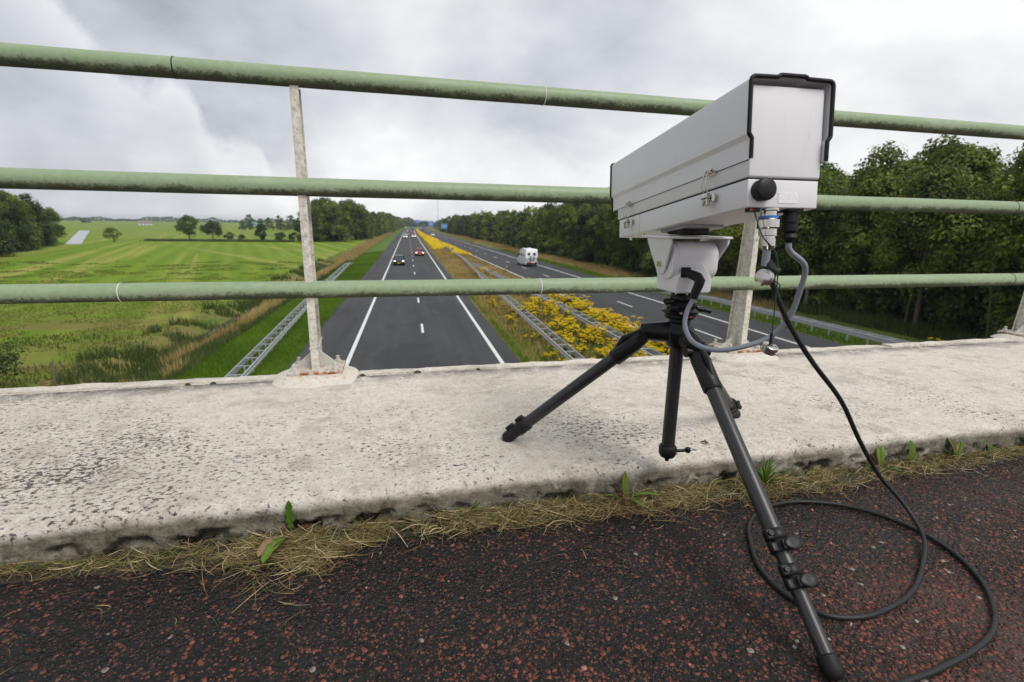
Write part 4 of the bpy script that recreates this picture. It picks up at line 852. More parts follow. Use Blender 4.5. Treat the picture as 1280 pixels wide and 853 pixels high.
# ------------------------------------------------------------------ signs, marker posts, farm buildings
def board(x, y, z0, w_, h_, lb, legs=(-.35, .35), gantry=False):
    o_ = empty('direction_sign', W(x, y)); tag(o_, lb, 'road sign'); o_.rotation_euler = (0, 0, -RA)
    b = MB(); b.rbox((0, 0, z0 + h_ / 2), (w_, .10, h_), .03); p = b.build('panel', 'sign_blue', o_, 30)
    b = MB(); t_ = .07; 
    for c_, d_ in (((0, -.056, z0 + h_ - .10), (w_ - .2, .012, t_)), ((0, -.056, z0 + .10), (w_ - .2, .012, t_)), ((-w_ / 2 + .10, -.056, z0 + h_ / 2), (t_, .012, h_ - .27)), ((w_ / 2 - .10, -.056, z0 + h_ / 2), (t_, .012, h_ - .27))): b.box(c_, d_)
    for k in range(2): b.box((-.1, -.056, z0 + h_ * (.62 - .28 * k)), (w_ * .5, .012, h_ * .08))
    b.box((w_ * .30, -.056, z0 + h_ * .5), (.08, .012, h_ * .4)); b.build('border', 'sign_white', p, 0)
    for lx in legs: b = MB(); b.cyl((lx * w_, .08, 0), (lx * w_, .08, z0 + h_ * .9), .08, n=10); b.build('leg', 'sign_grey', o_)
    return o_
board(25.3 + shift(300), 300, 3.4, 3.6, 2.7, 'large blue direction sign nearest on the right side of the outbound carriageway')
board(24.5 + shift(460), 455, 3.4, 4.4, 4.6, 'farther blue direction sign standing left of the large near one')
board(13 + shift(620), 620, 6.2, 6, 3.4, 'farthest blue sign over the median near the vanishing point', (-.1, .1))
def marker(x, y, lb):
    o_ = empty('marker_post', W(x, y, 0)); tag(o_, lb, 'marker post'); b = MB(); b.cyl((0, 0, -.1), (0, 0, .75), .05, n=10); b.build('post', 'sign_grey', o_); b = MB(); b.rbox((0, -.02, .88), (.55, .04, .42), .02); b.build('plate', 'sign_green', o_, 30)
marker(26.6, 51, 'small green marker plate on the right verge, the nearer of two'); marker(26.5 + shift(112), 112, 'small green marker plate on the right verge, the farther of two')
mast = MB(); mo = W(52, 900); mast = MB(mo)
for s_ in range(3): a_ = s_ * 2.094; mast.tube([mo + Vector((math.cos(a_) * .6, math.sin(a_) * .6, 0)), mo + Vector((math.cos(a_) * .3, math.sin(a_) * .3, 58))], .14, 5)
for k in range(28): 
    z = k * 2; r_ = .6 - .3 * z / 58
    mast.tube([mo + Vector((math.cos(q * 2.094) * r_, math.sin(q * 2.094) * r_, z + (q % 2) * 1.0)) for q in range(4)], .08, 4)
tag(mast.build('radio_mast', 'sign_grey', None, 0), 'thin grey lattice mast rising above the far woods right of the motorway', 'mast').location = mo
b = MB((0, 0, 0)); sp_ = W(-15.2, 24.2, -.5); b = MB(); b.cyl((0, 0, -.2), (.03, 0, .95), .055, .05, 9); o_ = b.build('fence_stake', 'wood_grey', None); o_.location = sp_; tag(o_, 'weathered wooden stake standing in rough grass by the ditch at lower left', 'stake')
def house(x, y, w_, d_, h_, wall, roof, lb, cat, rz=.3):
    o_ = empty('farm_building', (x, y, ZR + FIELD_Z), (0, 0, rz)); tag(o_, lb, cat)
    b = MB(); b.prism([(-w_ / 2, 0), (w_ / 2, 0), (w_ / 2, h_), (0, h_ * 1.75), (-w_ / 2, h_)], -d_ / 2, d_ / 2, lambda u_, v_, t_: (t_, u_, v_)); wl_ = b.build('wall', wall, o_, 0)
    for s_ in (-1, 1):
        b = MB(); b.add([(-d_ / 2 - .4, s_ * (w_ / 2 + .4), h_ - .35), (d_ / 2 + .4, s_ * (w_ / 2 + .4), h_ - .35), (d_ / 2 + .4, 0, h_ * 1.75 + .1), (-d_ / 2 - .4, 0, h_ * 1.75 + .1), (-d_ / 2 - .4, s_ * (w_ / 2 + .4), h_ - .1), (d_ / 2 + .4, s_ * (w_ / 2 + .4), h_ - .1), (d_ / 2 + .4, 0, h_ * 1.75 + .35), (-d_ / 2 - .4, 0, h_ * 1.75 + .35)], [(0, 1, 2, 3), (4, 5, 6, 7), (0, 1, 5, 4), (1, 2, 6, 5), (2, 3, 7, 6), (3, 0, 4, 7)]); b.build('roof', roof, o_, 0)
    for k in (-.3, 0, .3): b = MB(); b.box((k * d_, -w_ / 2 - .03, h_ * .5), (d_ * .1, .08, h_ * .4)); b.build('window', 'car_glass', o_, 0)
house(-262, 648, 7, 12, 2.6, 'house_wall', 'house_roof', 'tiny white farmhouse on the horizon above the canal', 'farmhouse')
house(-129, 545, 8, 14, 2.6, 'house_wall', 'teal_roof', 'tiny pale green roofed shed beyond the field trees', 'shed', .1)

# ------------------------------------------------------------------ trees
def crown(seed, H, R_, z0, ncl, nleaf, leaf, mat, open_=.0, lean=0):
    rg = np.random.default_rng(seed); P = []; T = []; NN = []; n_per = nleaf // ncl; zc_ = (z0 + H) / 2; hz = (H - z0) / 2
    for k in range(ncl):
        u_ = rg.normal(size=3); u_ /= np.linalg.norm(u_); rr = rg.uniform(.45, 1.0) ** .6
        prof = 1.0 - .28 * max(0, u_[2]) + .12 * max(0, -u_[2])
        c_ = np.array([u_[0] * R_ * .78 * rr * prof, u_[1] * R_ * .78 * rr * prof, zc_ + u_[2] * hz * .84 * rr]); cr = R_ * rg.uniform(.20, .36)
        if z0 < 1 and H > 9 and k % 3 == 0: a_ = rg.uniform(0, 6.28); c_ = np.array([math.cos(a_) * R_ * .78, math.sin(a_) * R_ * .78, rg.uniform(.6, H * .38)])
        d = rg.normal(size=(n_per, 3)); d /= np.linalg.norm(d, axis=1)[:, None]; d[:, 2] = np.where(rg.random(n_per) < .72, np.abs(d[:, 2]), d[:, 2]) * .95 - .08
        q = c_ + d * cr * rg.uniform(.55, 1.12, n_per)[:, None] * np.array([1.0, 1.0, 1.0]); q += rg.normal(0, leaf * .35, q.shape)
        P.append(q); NN.append(d + np.array([0, 0, .35])); T.append(np.clip(rg.uniform(.15, .85) + rg.normal(0, .17, n_per), 0, 1))
    P = np.concatenate(P); T = np.concatenate(T); V, F = leaf_quads(P, leaf, rg, .12, .6, np.concatenate(NN)); return np_mesh('crown', V, F, T, mat)
def trunk_mesh(seed, H, R_, z0, r_, mat):
    rg = random.Random(seed); b = MB(); x = y = 0; pts = []; n = 8
    for k in range(n + 1): pts.append((x, y, H * .82 * k / n)); x += rg.uniform(-.22, .22) * H / 14; y += rg.uniform(-.22, .22) * H / 14
    b.tube(pts, [r_ * (1.25 if k == 0 else 1) * (1 - .85 * k / n) for k in range(n + 1)], 9)
    for k in range(9):
        i = rg.randint(2, n - 1); p = Vector(pts[i]); a = rg.uniform(0, 6.28); l_ = R_ * rg.uniform(.45, .85)
        e_ = p + Vector((math.cos(a) * l_, math.sin(a) * l_, l_ * rg.uniform(.3, .9))); m_ = p.lerp(e_, .5) + Vector((0, 0, -.1 * l_)); rr = r_ * (1 - .8 * i / n) * .55; b.tube([p, m_, e_], [rr, rr * .65, rr * .2], 6)
    o_ = b.build('trunk', mat); me = o_.data; bpy.data.objects.remove(o_); return me
TV = []   # near variants: (crown, trunk, H)
for k, (H, R_, z0, mt, bk) in enumerate([(14, 4.2, 2.6, 'leaf_oak', 'bark'), (13, 3.8, 1.8, 'leaf_light', 'bark'), (15, 4.4, 3.2, 'leaf_oak', 'pale_bark'), (12.5, 3.6, 1.2, 'leaf_oak', 'bark'), (14.5, 4.0, 2.2, 'leaf_light', 'pale_bark')]):
    TV.append((crown(100 + k, H, R_, z0, 64, 21000, .30, mt), trunk_mesh(k, H, R_, z0, .20, bk), H))
TF = []   # distant variants, fewer larger leaves
for k, (H, R_, z0, mt) in enumerate([(14, 4.6, .3, 'leaf_oak'), (13, 4.4, .1, 'leaf_dark'), (15, 5.0, .4, 'leaf_oak'), (12, 4.2, .0, 'leaf_light')]):
    TF.append((crown(200 + k, H, R_, z0, 44, 4200, .62, mt), trunk_mesh(20 + k, H, R_, z0, .22, 'bark'), H))
TM = []   # middle distance
for k, (H, R_, z0, mt) in enumerate([(14, 4.4, .5, 'leaf_oak'), (13, 4.2, .2, 'leaf_light'), (15, 4.8, .6, 'leaf_oak'), (13, 4.2, .1, 'leaf_dark')]):
    TM.append((crown(300 + k, H, R_, z0, 56, 9500, .44, mt), trunk_mesh(30 + k, H, R_, z0, .22, 'bark'), H))
def tree(var, loc, H, label, cat='tree', group=None, name='broadleaf_tree', wide=1.0):
    c_, t_, h0 = var; o_ = empty(name, loc, (0, 0, random.uniform(0, 6.28))); s_ = H / h0; o_.scale = (s_ * wide, s_ * wide, s_); tag(o_, label, cat, group)
    link_mesh('crown', c_, o_); link_mesh('trunk', t_, o_); return o_
rr = random.Random(3)
# right-hand wood: front row, second row, back row along the outbound carriageway
def edge_x(y): return 33.4 + shift(y) * .9
y = 6; k = 0
nf = {2: 'broadleaf tree with pale bare trunk at the right edge of the wood, nearest the bridge'}
while y < 125:
    x = edge_x(y) + rr.uniform(-1.0, 1.4)
    tree(TV[k % 5] if y < 85 else TM[k % 4], W(x, y, -.2), rr.uniform(9.5, 12.2), 'leafy broadleaf tree in the front row of the wood right of the motorway', group='front row trees of the wood on the right'); y += rr.uniform(3.6, 5.0); k += 1
y = 4
while y < 130:
    x = edge_x(y) + rr.uniform(4.2, 6.5)
    tree(TV[(k * 2) % 5] if y < 70 else TM[k % 4], W(x, y, -.2), rr.uniform(12.0, 14.6), 'taller broadleaf tree whose crown shows over the front row of the right-hand wood', group='second row trees of the wood on the right'); y += rr.uniform(4.6, 6.2); k += 1
y = 0
while y < 130:
    x = edge_x(y) + rr.uniform(10, 13)
    tree(TM[k % 4], W(x, y, -.2), rr.uniform(13.5, 15.5), 'broadleaf tree deep inside the right-hand wood, only its top showing', group='inner trees of the wood on the right'); y += rr.uniform(6.0, 8.0); k += 1
y = 128
while y < 420:
    for dx in (0, 8):
        x = edge_x(y) + rr.uniform(-1.5, 2) + dx
        tree(TF[k % 4], W(x, y + rr.uniform(-2, 2), -.2), rr.uniform(10, 12.5) + dx * .15, 'distant dark broadleaf tree of the wood receding along the outbound carriageway', group='distant trees of the wood on the right'); k += 1
    y += rr.uniform(7.5, 10)
# left: wood beside the meadow at the frame edge
for k in range(60):
    t_ = rr.random(); dep = rr.uniform(0, 26) if k > 15 else rr.uniform(0, 3)
    if k <= 15: t_ = k / 15
    x = -63.5 - 25 * t_ - dep * .92; yy = 92 + 72 * t_ - dep * .38
    if k == 15: continue
    tree(TM[k % 4], (x, yy, ZR + FIELD_Z), rr.uniform(12.5, 14.5) + (1.0 if k > 15 else 0) - 2.0 * t_, 'dark broadleaf tree in the wood at the left edge of the meadow', group='trees of the wood at far left')
tree(TM[2], (-90.5, 167, ZR + FIELD_Z), 10.0, 'broadleaf tree at the tip of the left wood, standing where the canal begins')
# left of the motorway in the distance: tall clump, then a receding belt
for k in range(22):
    x = rr.uniform(-34, -19); yy = rr.uniform(186, 232); 
    tree(TM[k % 4], W(x, yy, FIELD_Z), rr.uniform(13.5, 18) - abs(x + 25) * .15, 'tall dark tree in the clump left of the motorway beyond the meadow', group='trees of the clump left of the motorway')
y = 215; k = 0
while y < 640:
    for dx in (0, -9):
        tree(TF[k % 4], W(-15.5 + bend(y) + dx + rr.uniform(-1.5, 1.5) - max(0, 300 - y) * .05, y, FIELD_Z), rr.uniform(11, 15), 'distant dark tree in the belt receding left of the motorway', group='belt of trees left of the motorway'); k += 1
    y += rr.uniform(9, 13)
# single trees and bushes of the meadow
fz = ZR + FIELD_Z
def bush_var(seed, H, R_, n, leaf, mat, z0=.1): return (crown(seed, H, R_, z0, 22, n, leaf, mat), trunk_mesh(seed, H, R_, .2, .06 * H / 3 + .03, 'bark'), H)
FT = W(0, 0); 
lone = bush_var(400, 7, 3.6, 6000, .36, 'leaf_oak', .9); 
tree(lone, (-67.6, 199, fz), 8.4, 'round leaning oak-like tree standing alone in the meadow, the left and taller of two'); tree(bush_var(401, 6, 3.6, 5200, .36, 'leaf_dark', .3), (-60.6, 200, fz), 6.4, 'rounded low tree in the meadow just right of the taller lone tree')
tree(bush_var(402, 4, 2.4, 1100, .34, 'leaf_light', .2), (-79.6, 174.6, fz), 4.6, 'small sparse tree standing alone at the field ditch near the canal', name='sparse_tree')
tree(bush_var(403, 6, 2.0, 5200, .34, 'leaf_dark', .1), (-42, 188, fz), 6.4, 'dense dark column-shaped bush behind the left railing post', 'bush', name='column_bush', wide=1.0)
for x, yy, h_, lb in [(-55.5, 200.5, 2.6, 'small round bush between the field trees, farther left'), (-51, 199, 2.0, 'low bush on the field ditch right of the small round one'), (-38.1, 196.6, 3.2, 'spreading bush just right of the column-shaped one'), (-33.4, 197, 2.9, 'last bush on the field ditch, next to the tall clump')]:
    tree(bush_var(int(410 + h_ * 10), 3, 2.3, 1800, .30, 'leaf_dark', .0), (x, yy, fz), h_, lb, 'bush', name='field_bush')
for k, (x, yy, h_) in enumerate([(-97, 400, 12), (-91, 408, 9), (-84, 402, 10), (-76, 398, 11), (-70, 404, 12), (-64, 400, 10), (-58, 396, 11), (-52, 400, 10), (-104, 410, 8)]):
    tree(TF[k % 4], (x, yy, fz), h_, 'small distant tree of the loose row standing behind the meadow bushes', group='loose row of distant trees behind the meadow')
nb_ = (crown(430, 3.0, 2.0, .1, 26, 5200, .115, 'leaf_dark'), trunk_mesh(430, 3, 2, .1, .09, 'bark'), 3.0)
tree(nb_, W(-17.4, 22.6, -.6), 3.4, 'dark leafy bush at the lower left edge of the view beside the rough bank', 'bush', name='leafy_bush')
tree(TV[1], W(37.5, 17.5, -.2), 15.2, 'tallest broadleaf tree of the wood, at the far right edge of the view')
tree(TV[0], W(41, 22, -.2), 15.4, 'tall broadleaf tree just left of the tallest one at the right edge of the wood')
# undergrowth shrubs along the right wood's foot
UB = [(crown(440 + k, 3, 2.1, .0, 24, 4200, .22, m_), trunk_mesh(440 + k, 3, 2, .2, .05, 'bark'), 3) for k, m_ in enumerate(('leaf_oak', 'leaf_dark', 'leaf_light'))]
y = 42; k = 0
while y < 130:
    tree(UB[k % 3], W(edge_x(y) - rr.uniform(.8, 2.2), y, -.2), rr.uniform(2.2, 4.2), 'rounded green shrub at the foot of the right-hand wood', 'shrub', 'shrubs along the foot of the wood on the right', 'shrub'); y += rr.uniform(3.5, 7); k += 1
y = 9
while y < 46:
    tree(UB[0 if k % 2 else 2], W(edge_x(y) + rr.uniform(.0, 2.0), y, -.2), rr.uniform(2.4, 4.4), 'leafy green shrub under the front trees of the right-hand wood, near the bridge', 'shrub', 'shrubs under the front trees near the bridge', 'shrub'); y += rr.uniform(2.6, 5.5); k += 1
y = 8
while y < 60:
    tree(UB[1 if k % 2 else 0], W(edge_x(y) + rr.uniform(2.5, 7), y, -.2), rr.uniform(3.5, 5.5), 'dark undergrowth shrub between the trunks of the right-hand wood', 'shrub', 'undergrowth shrubs inside the wood on the right', 'shrub'); y += rr.uniform(1.8, 3.2); k += 1
for (x, y_, ln, h_) in [(32.2, 17, .10, 5.5), (31.8, 21.5, -.12, 5), (32.4, 27, .10, 6), (32.0, 47, .05, 6.5), (31.6, 58, -.06, 7)]:
    b = MB(); b.tube([(0, 0, 0), (ln * h_ * .45, .1, h_ * .5), (ln * h_, .2, h_)], [.06, .05, .03], 8); b.tube([(ln * h_ * .5, .1, h_ * .55), (ln * h_ * .5 + .7, .2, h_ * .85)], [.025, .01], 6)
    o_ = b.build('bare_trunk', 'bark', None); o_.location = W(x, y_, -.25); tag(o_, 'thin pale bare tree trunk standing in front of the dark right-hand wood', 'tree trunk', 'bare trunks at the edge of the wood on the right')
# horizon woods as one mass
rg = np.random.default_rng(5); P = []
for a0, a1, r0, r1, hh, n in ((-1.25, .25, 1500, 1750, 13, 15000), (-1.2, -.45, 950, 1020, 8, 2500), (-.03, .32, 850, 1350, 15, 9000)):
    a = rg.uniform(a0, a1, n); r_ = rg.uniform(r0, r1, n); prof = .65 + .35 * np.sin(a * 57) * np.sin(a * 23 + 1) + .12 * np.sin(a * 211)
    if r0 < 1000 and a0 < -1: kk = np.sin(a * 31 + 2) > .2; a, r_, prof = a[kk], r_[kk], prof[kk]
    P.append(np.stack([np.sin(a) * r_, np.cos(a) * r_, fz + rg.uniform(0, 1, len(a)) * hh * prof], 1))
P = np.concatenate(P); V, F = leaf_quads(P, 4.6, rg, .2, .8)
tag(link_mesh('far_wood', np_mesh('far_wood', V, F, rg.uniform(0, .8, len(F)), 'leaf_dark')), 'dark bluish line of distant woods along the horizon', 'woods', kind='stuff')

# ------------------------------------------------------------------ grasses
def grass(name, xr, yr_, n, h, w, mat, label, zf=None, near_bias=1.6, off=None, mask=None, lean=.5, cat='grass', seed=1):
    rg = np.random.default_rng(seed); t_ = rg.random(n) ** near_bias; y = yr_[0] + (yr_[1] - yr_[0]) * t_; x = rg.uniform(xr[0], xr[1], n)
    if mask is not None: kk = mask(x, y, rg); x, y = x[kk], y[kk]
    xo = x + (off(y) if off else 0); z = (ground_h(xo, y) if zf is None else zf(x, y)) ; hh = rg.uniform(h[0], h[1], len(x)) * (1 + .35 * fbm(x, y, .9, seed)); ww = w * (1 + y / 45)
    P = Wnp(xo, y, z); V, F = blades(P, np.maximum(hh, .03), ww, rg, lean); tone = np.clip(.5 + .35 * fbm(x, y, .35, seed + 2) + rg.normal(0, .2, len(x)), 0, 1)
    tag(link_mesh(name, np_mesh(name, V, F, tone, mat)), label, cat, kind='stuff')
grass('verge_grass', (-11.4, -5.45), (14, 120), 170000, (.06, .20), .028, 'grass_green', 'bright green grass of the verge left of the motorway', seed=1)
grass('tan_grass', (-13.0, -10.6), (14, 190), 36000, (.35, .85), .035, 'grass_tan', 'dry brown tall grass along the bank between verge and ditch', mask=lambda x, y, r: fbm(x, y * .35, .75, 3) + .15 - np.abs(x + 11.9) * .22 + .004 * (y - 20) > -.05, seed=2)
grass('bank_grass', (-13.4, -10.2), (14, 120), 60000, (.15, .5), .03, 'reed', 'mixed green grass on the bank by the ditch', seed=12)
grass('ditch_reeds', (-16.2, -12.6), (14, 100), 30000, (.2, .65), .045, 'reed', 'dark green reeds filling the ditch beside the meadow', mask=lambda x, y, r: fbm(x, y, .75, 5) > -.1 + .2 * np.abs(x + 14.2), seed=3)
grass('meadow_grass', (-70, -15.2), (14, 95), 170000, (.03, .10), .05, 'field_grass', 'short grass of the near meadow', mask=lambda x, y, r: fbm(x, y, .5, 8) > -.3 + .006 * (y - 14), seed=4)
grass('meadow_weeds', (-40, -15.0), (14, 34), 13000, (.08, .28), .04, 'reed', 'coarse weeds at the edge of the near meadow', mask=lambda x, y, r: fbm(x, y, .45, 9) + (x + 22) * .06 > .1, seed=14)
mz = lambda x, y: 0 * x
def med_off(y): return bendv(y)
def medmask(lo, hi):
    def f(x, y, r): w_ = (13.6 - .017 * (np.minimum(y, 400) - 30)); return (x < w_) & (r.random(len(x)) < np.clip(lo + (hi - lo) * (y - 15) / 60, 0, 1))
    return f
grass('median_green', (5.2, 13.6), (14, 60), 90000, (.06, .22), .028, 'grass_green', 'green grass at the foot of the median', mz, mask=lambda x, y, r: (r.random(len(x)) < np.clip(1.0 - (y - 18) / 40, .15, 1)) & (fbm(x, y, .8, 2) > -.4), seed=5, off=med_off)
grass('median_tan', (5.5, 13.6), (14, 330), 200000, (.12, .48), .026, 'grass_tan', 'dry golden grass covering the median', mz, mask=medmask(.22, 1.0), seed=6, off=med_off)
grass('right_verge_green', (24.4, 30), (10, 130), 70000, (.06, .22), .035, 'grass_green', 'green grass beside the outbound carriageway', lambda x, y: 0 * x - .02, mask=lambda x, y, r: r.random(len(x)) < np.clip(1.25 - (x - 24.3) * .28, .12, 1), seed=7, off=shiftv)
grass('right_verge_tan', (26.3, 32), (18, 330), 70000, (.2, .6), .035, 'grass_tan', 'brown dry grass between the outbound carriageway and the wood', lambda x, y: 0 * x - .03, mask=lambda x, y, r: (fbm(x, y * .4, .5, 4) > -.25) & (y > 30 + 20 * r.random(len(y))), seed=8, off=shiftv)
grass('left_far_tan', (-12.6, -9.5), (90, 330), 16000, (.3, .6), .03, 'grass_tan', 'dry brown grass strip along the left side of the motorway far off', mz, 1.0, med_off, seed=9)
grass('field_ditch_reeds', (-83, -38), (181, 187), 30000, (.15, .8), .03, 'reed', 'dark reeds lining the far field ditch', lambda x, y: 0 * x + FIELD_Z, 1.0, mask=lambda x, y, r: fbm(x, y, .4, 7) > -.3, seed=10)
grass('wood_edge_brush', (30.5, 34), (8, 70), 30000, (.2, .8), .04, 'reed', 'brambles and coarse green growth along the foot of the right-hand wood', lambda x, y: 0 * x - .1, 1.2, shiftv, mask=lambda x, y, r: fbm(x, y, .5, 6) > -.1, seed=11)

# ------------------------------------------------------------------ ragwort
def ragwort_meshes(seed, h):
    rg = np.random.default_rng(seed); P = []; B = []
    for s_ in range(8):
        a = rg.uniform(0, 6.28); l_ = rg.uniform(.05, .38); hh = h * rg.uniform(.55, 1.0); q = np.linspace(0, 1, 22)
        P.append(np.stack([np.cos(a) * l_ * q, np.sin(a) * l_ * q, hh * q * .93], 1) + rg.normal(0, .06, (22, 3)) * np.array([1, 1, .5])); c_ = np.array([np.cos(a) * l_, np.sin(a) * l_, hh])
        for j in range(5): cc_ = c_ + rg.normal(0, .055, 3) * np.array([1, 1, .45]); B.append(cc_ + rg.normal(0, .030, (17, 3)) * np.array([1.2, 1.2, .5]))
    P = np.abs(np.concatenate(P) * np.array([1, 1, 1])) * np.array([1, 1, 1]) * np.sign(np.concatenate(P) * np.array([1, 1, 0]) + np.array([0, 0, 1])); B = np.concatenate(B)
    V, F = leaf_quads(P, .15, rg, .3, .45); m1 = np_mesh('foliage', V, F, rg.random(len(F)), 'ragwort_leaf'); V, F = leaf_quads(B, .040, rg, 1.2, .9); m2 = np_mesh('blooms', V, F, rg.random(len(F)), 'ragwort_bloom'); return m1, m2
RV = [ragwort_meshes(500 + k, .75 + .1 * k) for k in range(5)]
protos = []
def ragwort(x, y, s_, var, label, group):
    o_ = empty('ragwort', W(x, y, -.02), (0, 0, random.uniform(0, 6.28))); o_.scale = (s_,) * 3; tag(o_, label, 'wildflower', group); link_mesh('foliage', RV[var][0], o_); link_mesh('blooms', RV[var][1], o_)
rg = random.Random(11); cnt = 0; pos = []
while cnt < 122:      # between the two barriers, near
    y = 17 + 24 * rg.random(); x = 7.7 + 3.0 * rg.random()
    if mnoise.noise(Vector((x * .5, y * .3, 0))) + (x - 8.3) * .3 - max(0, y - 33) * .08 > -.15: ragwort(x, y, rg.uniform(.55, 1.0), cnt % 5, 'yellow ragwort plant growing between the two median barriers', 'ragwort between the two median barriers'); cnt += 1
cnt = 0
while cnt < 118:      # beyond the second barrier
    y = 18 + 22 * rg.random(); x = 11.45 + 1.9 * rg.random()
    if mnoise.noise(Vector((x * .5, y * .25, 4))) > -.25: ragwort(x, y, rg.uniform(.7, 1.15), cnt % 5, 'yellow ragwort plant in the dense strip along the outbound carriageway edge', 'ragwort along the outbound carriageway'); cnt += 1
for k in range(30): ragwort(rg.uniform(6.0, 7.4), rg.uniform(18, 48), rg.uniform(.4, .7), k % 5, 'small yellow ragwort plant on the grassy side of the median by the oncoming lanes', 'small ragwort on the near side of the median')
for k in range(26): ragwort(rg.uniform(7.5, 13.0), rg.uniform(42, 66), rg.uniform(.6, .95), k % 5, 'scattered yellow ragwort plant in the golden grass of the median', 'scattered ragwort in the middle of the median')
ragwort(27.8, 21.2, 1.0, 1, 'single yellow ragwort plant on the bank right of the outbound carriageway', None)
rg = np.random.default_rng(21); n = 60000; y = 66 + 420 * rg.random(n) ** 1.3; ph = fbm(y, y * 0 + 2, .09, 1) ; w0 = 5.8; w1 = 13.3 - .017 * (np.minimum(y, 400) - 30); x = w0 + (w1 - w0) * rg.random(n)
kk = (fbm(x, y * .25, .55, 13) + np.clip((y - 75) / 120, -.3, .45) > .30) & ~((y < 120) & (x < 8.6) & (rg.random(n) < .9)); x, y = x[kk], y[kk]; cl = .12 * rg.normal(size=len(x))
P = Wnp(x + bendv(y), y, .45 + .4 * rg.random(len(x))); sz = .10 + y * .0008; V, F = leaf_quads(P, sz, rg, 1.2, .9)
tag(link_mesh('far_ragwort', np_mesh('far_ragwort', V, F, rg.random(len(F)), 'ragwort_bloom')), 'yellow band of distant ragwort blooms filling the median', 'wildflowers', kind='stuff')

# ------------------------------------------------------------------ kerb side: silt, clippings, weeds, leaves
rg = np.random.default_rng(31)
def bandw(x): return .034 + .018 * np.sin(x * 7.1 + .6) * np.sin(x * 2.3) + .055 * np.exp(-((x + .20) / .10) ** 2) + .045 * np.exp(-((x - .58) / .24) ** 2) + .02 * np.exp(-((x - 1.2) / .3) ** 2)
xs = np.arange(-2.2, 3.6, .012); ts = np.linspace(0, 1, 12); V = []
for x in xs:
    bw = float(bandw(x)) * .8
    for t_ in ts:
        y = 1.03 - t_ * (bw + .045) ; nz_ = mnoise.fractal(Vector((x * 22, y * 22, 0)), .8, 2, 4)
        V.append((x, y + nz_ * .006, -.0905 + (.010 * math.sin(math.pi * min(1, (1 - t_) * .62)) * (1 - t_) ** .4 + .004 * nz_ * (1 - t_) - (.004 if t_ > .93 else 0))))
m_, k_ = len(xs), len(ts); i = np.arange(m_ * k_).reshape(m_, k_); F = np.stack([i[:-1, :-1], i[1:, :-1], i[1:, 1:], i[:-1, 1:]], -1).reshape(-1, 4)
t = NT('silt'); t.set(t.mix(t.noise(90, 8, .75), (.008, .007, .005), (.05, .04, .022)), .85); t.bump(t.noise(160, 6, .7), .8, .004)
tag(link_mesh('kerb_silt', np_mesh('kerb_silt', np.array(V), F, None, 'silt', True)), 'dark moist silt lying along the foot of the concrete kerb', 'silt', kind='stuff')
def strips(n, xf, yf_, zf_, lr, wr, seed, mat, name, label, flat=.25, dirbias=None):
    rg = np.random.default_rng(seed); x = xf(n, rg); y = yf_(x, n, rg); kk = (fbm(x, y * 1.4, 16.0, 3) + .35 * fbm(x, y, 60.0, 5) > -.32) if name == 'grass_clippings' else np.ones(len(x), bool); x = x[kk]; y = y[kk]; n = len(x); z = zf_(x, y, n, rg); L_ = rg.uniform(*lr, n); w_ = rg.uniform(*wr, n)
    a = rg.normal(0, .75, n) + np.where(rg.random(n) < .5, 0, math.pi) if dirbias is None else dirbias(n, rg); el_ = rg.normal(0, flat, n); d = np.stack([np.cos(a) * np.cos(el_), np.sin(a) * np.cos(el_), np.sin(el_)], 1)
    s_ = np.stack([-np.sin(a), np.cos(a), rg.normal(0, .5, n)], 1); cur = rg.normal(0, .28, n); cz = rg.normal(0, .12, n); V = []; S = 5
    c0 = np.stack([x, y, z], 1)
    for k in range(S):
        t_ = k / (S - 1) - .5; c_ = c0 + d * (L_ * t_)[:, None] + np.stack([-np.sin(a), np.cos(a), 0 * a], 1) * (cur * L_ * (t_ * t_ * 2))[:, None] + np.array([0, 0, 1]) * (cz * L_ * t_ * t_)[:, None]
        c_[:, 2] = np.maximum(c_[:, 2], -.0885); ww = w_ * (1 - .6 * abs(t_) * 2 * (1 if k else 1)); V += [c_ - s_ * (ww / 2)[:, None], c_ + s_ * (ww / 2)[:, None]]
    V = np.stack(V, 1); F = []; base = np.arange(n)[:, None] * 2 * S
    for k in range(S - 1): F.append(base + np.array([[2 * k, 2 * k + 1, 2 * k + 3, 2 * k + 2]]))
    F = np.stack(F, 1).reshape(-1, 4); tone = np.repeat(np.clip(rg.beta(1.6, 1.6, n), 0, 1), S - 1)
    tag(link_mesh(name, np_mesh(name, V.reshape(-1, 3), F, tone, mat)), label, 'grass clippings', kind='stuff')
def xb(n, rg): return rg.uniform(-2.0, 3.2, n)
def xheap(n, rg): return np.concatenate([rg.normal(-.20, .085, int(n * .27)), rg.normal(.10, .16, int(n * .26)), rg.normal(.60, .20, int(n * .27)), rg.normal(1.2, .30, n - int(n * .27) * 2 - int(n * .26))])
def yb(x, n, rg): return 1.005 - bandw(x) * np.abs(rg.normal(0, .62, n)) - .004
def zb(x, y, n, rg): return -.087 + np.clip(.020 - (1.0 - y) * .16, 0, .02) * rg.random(n) * 1.1 + .003 * rg.random(n)
strips(7000, xb, yb, zb, (.02, .065), (.0005, .0014), 41, 'straw', 'grass_clippings', 'pale dry grass clippings heaped along the foot of the kerb')
strips(7800, xheap, yb, zb, (.02, .080), (.0005, .0015), 42, 'straw', 'grass_clippings', 'thicker mats of dry grass clippings at the kerb near the tripod', .3)
strips(1500, xb, lambda x, n, rg: 1.0 - bandw(x) * np.abs(rg.normal(0, .5, n)), zb, (.015, .035), (.001, .0018), 43, 'weed_leaf', 'fresh_grass_bits', 'sparse fresh green grass bits among the clippings', .5)
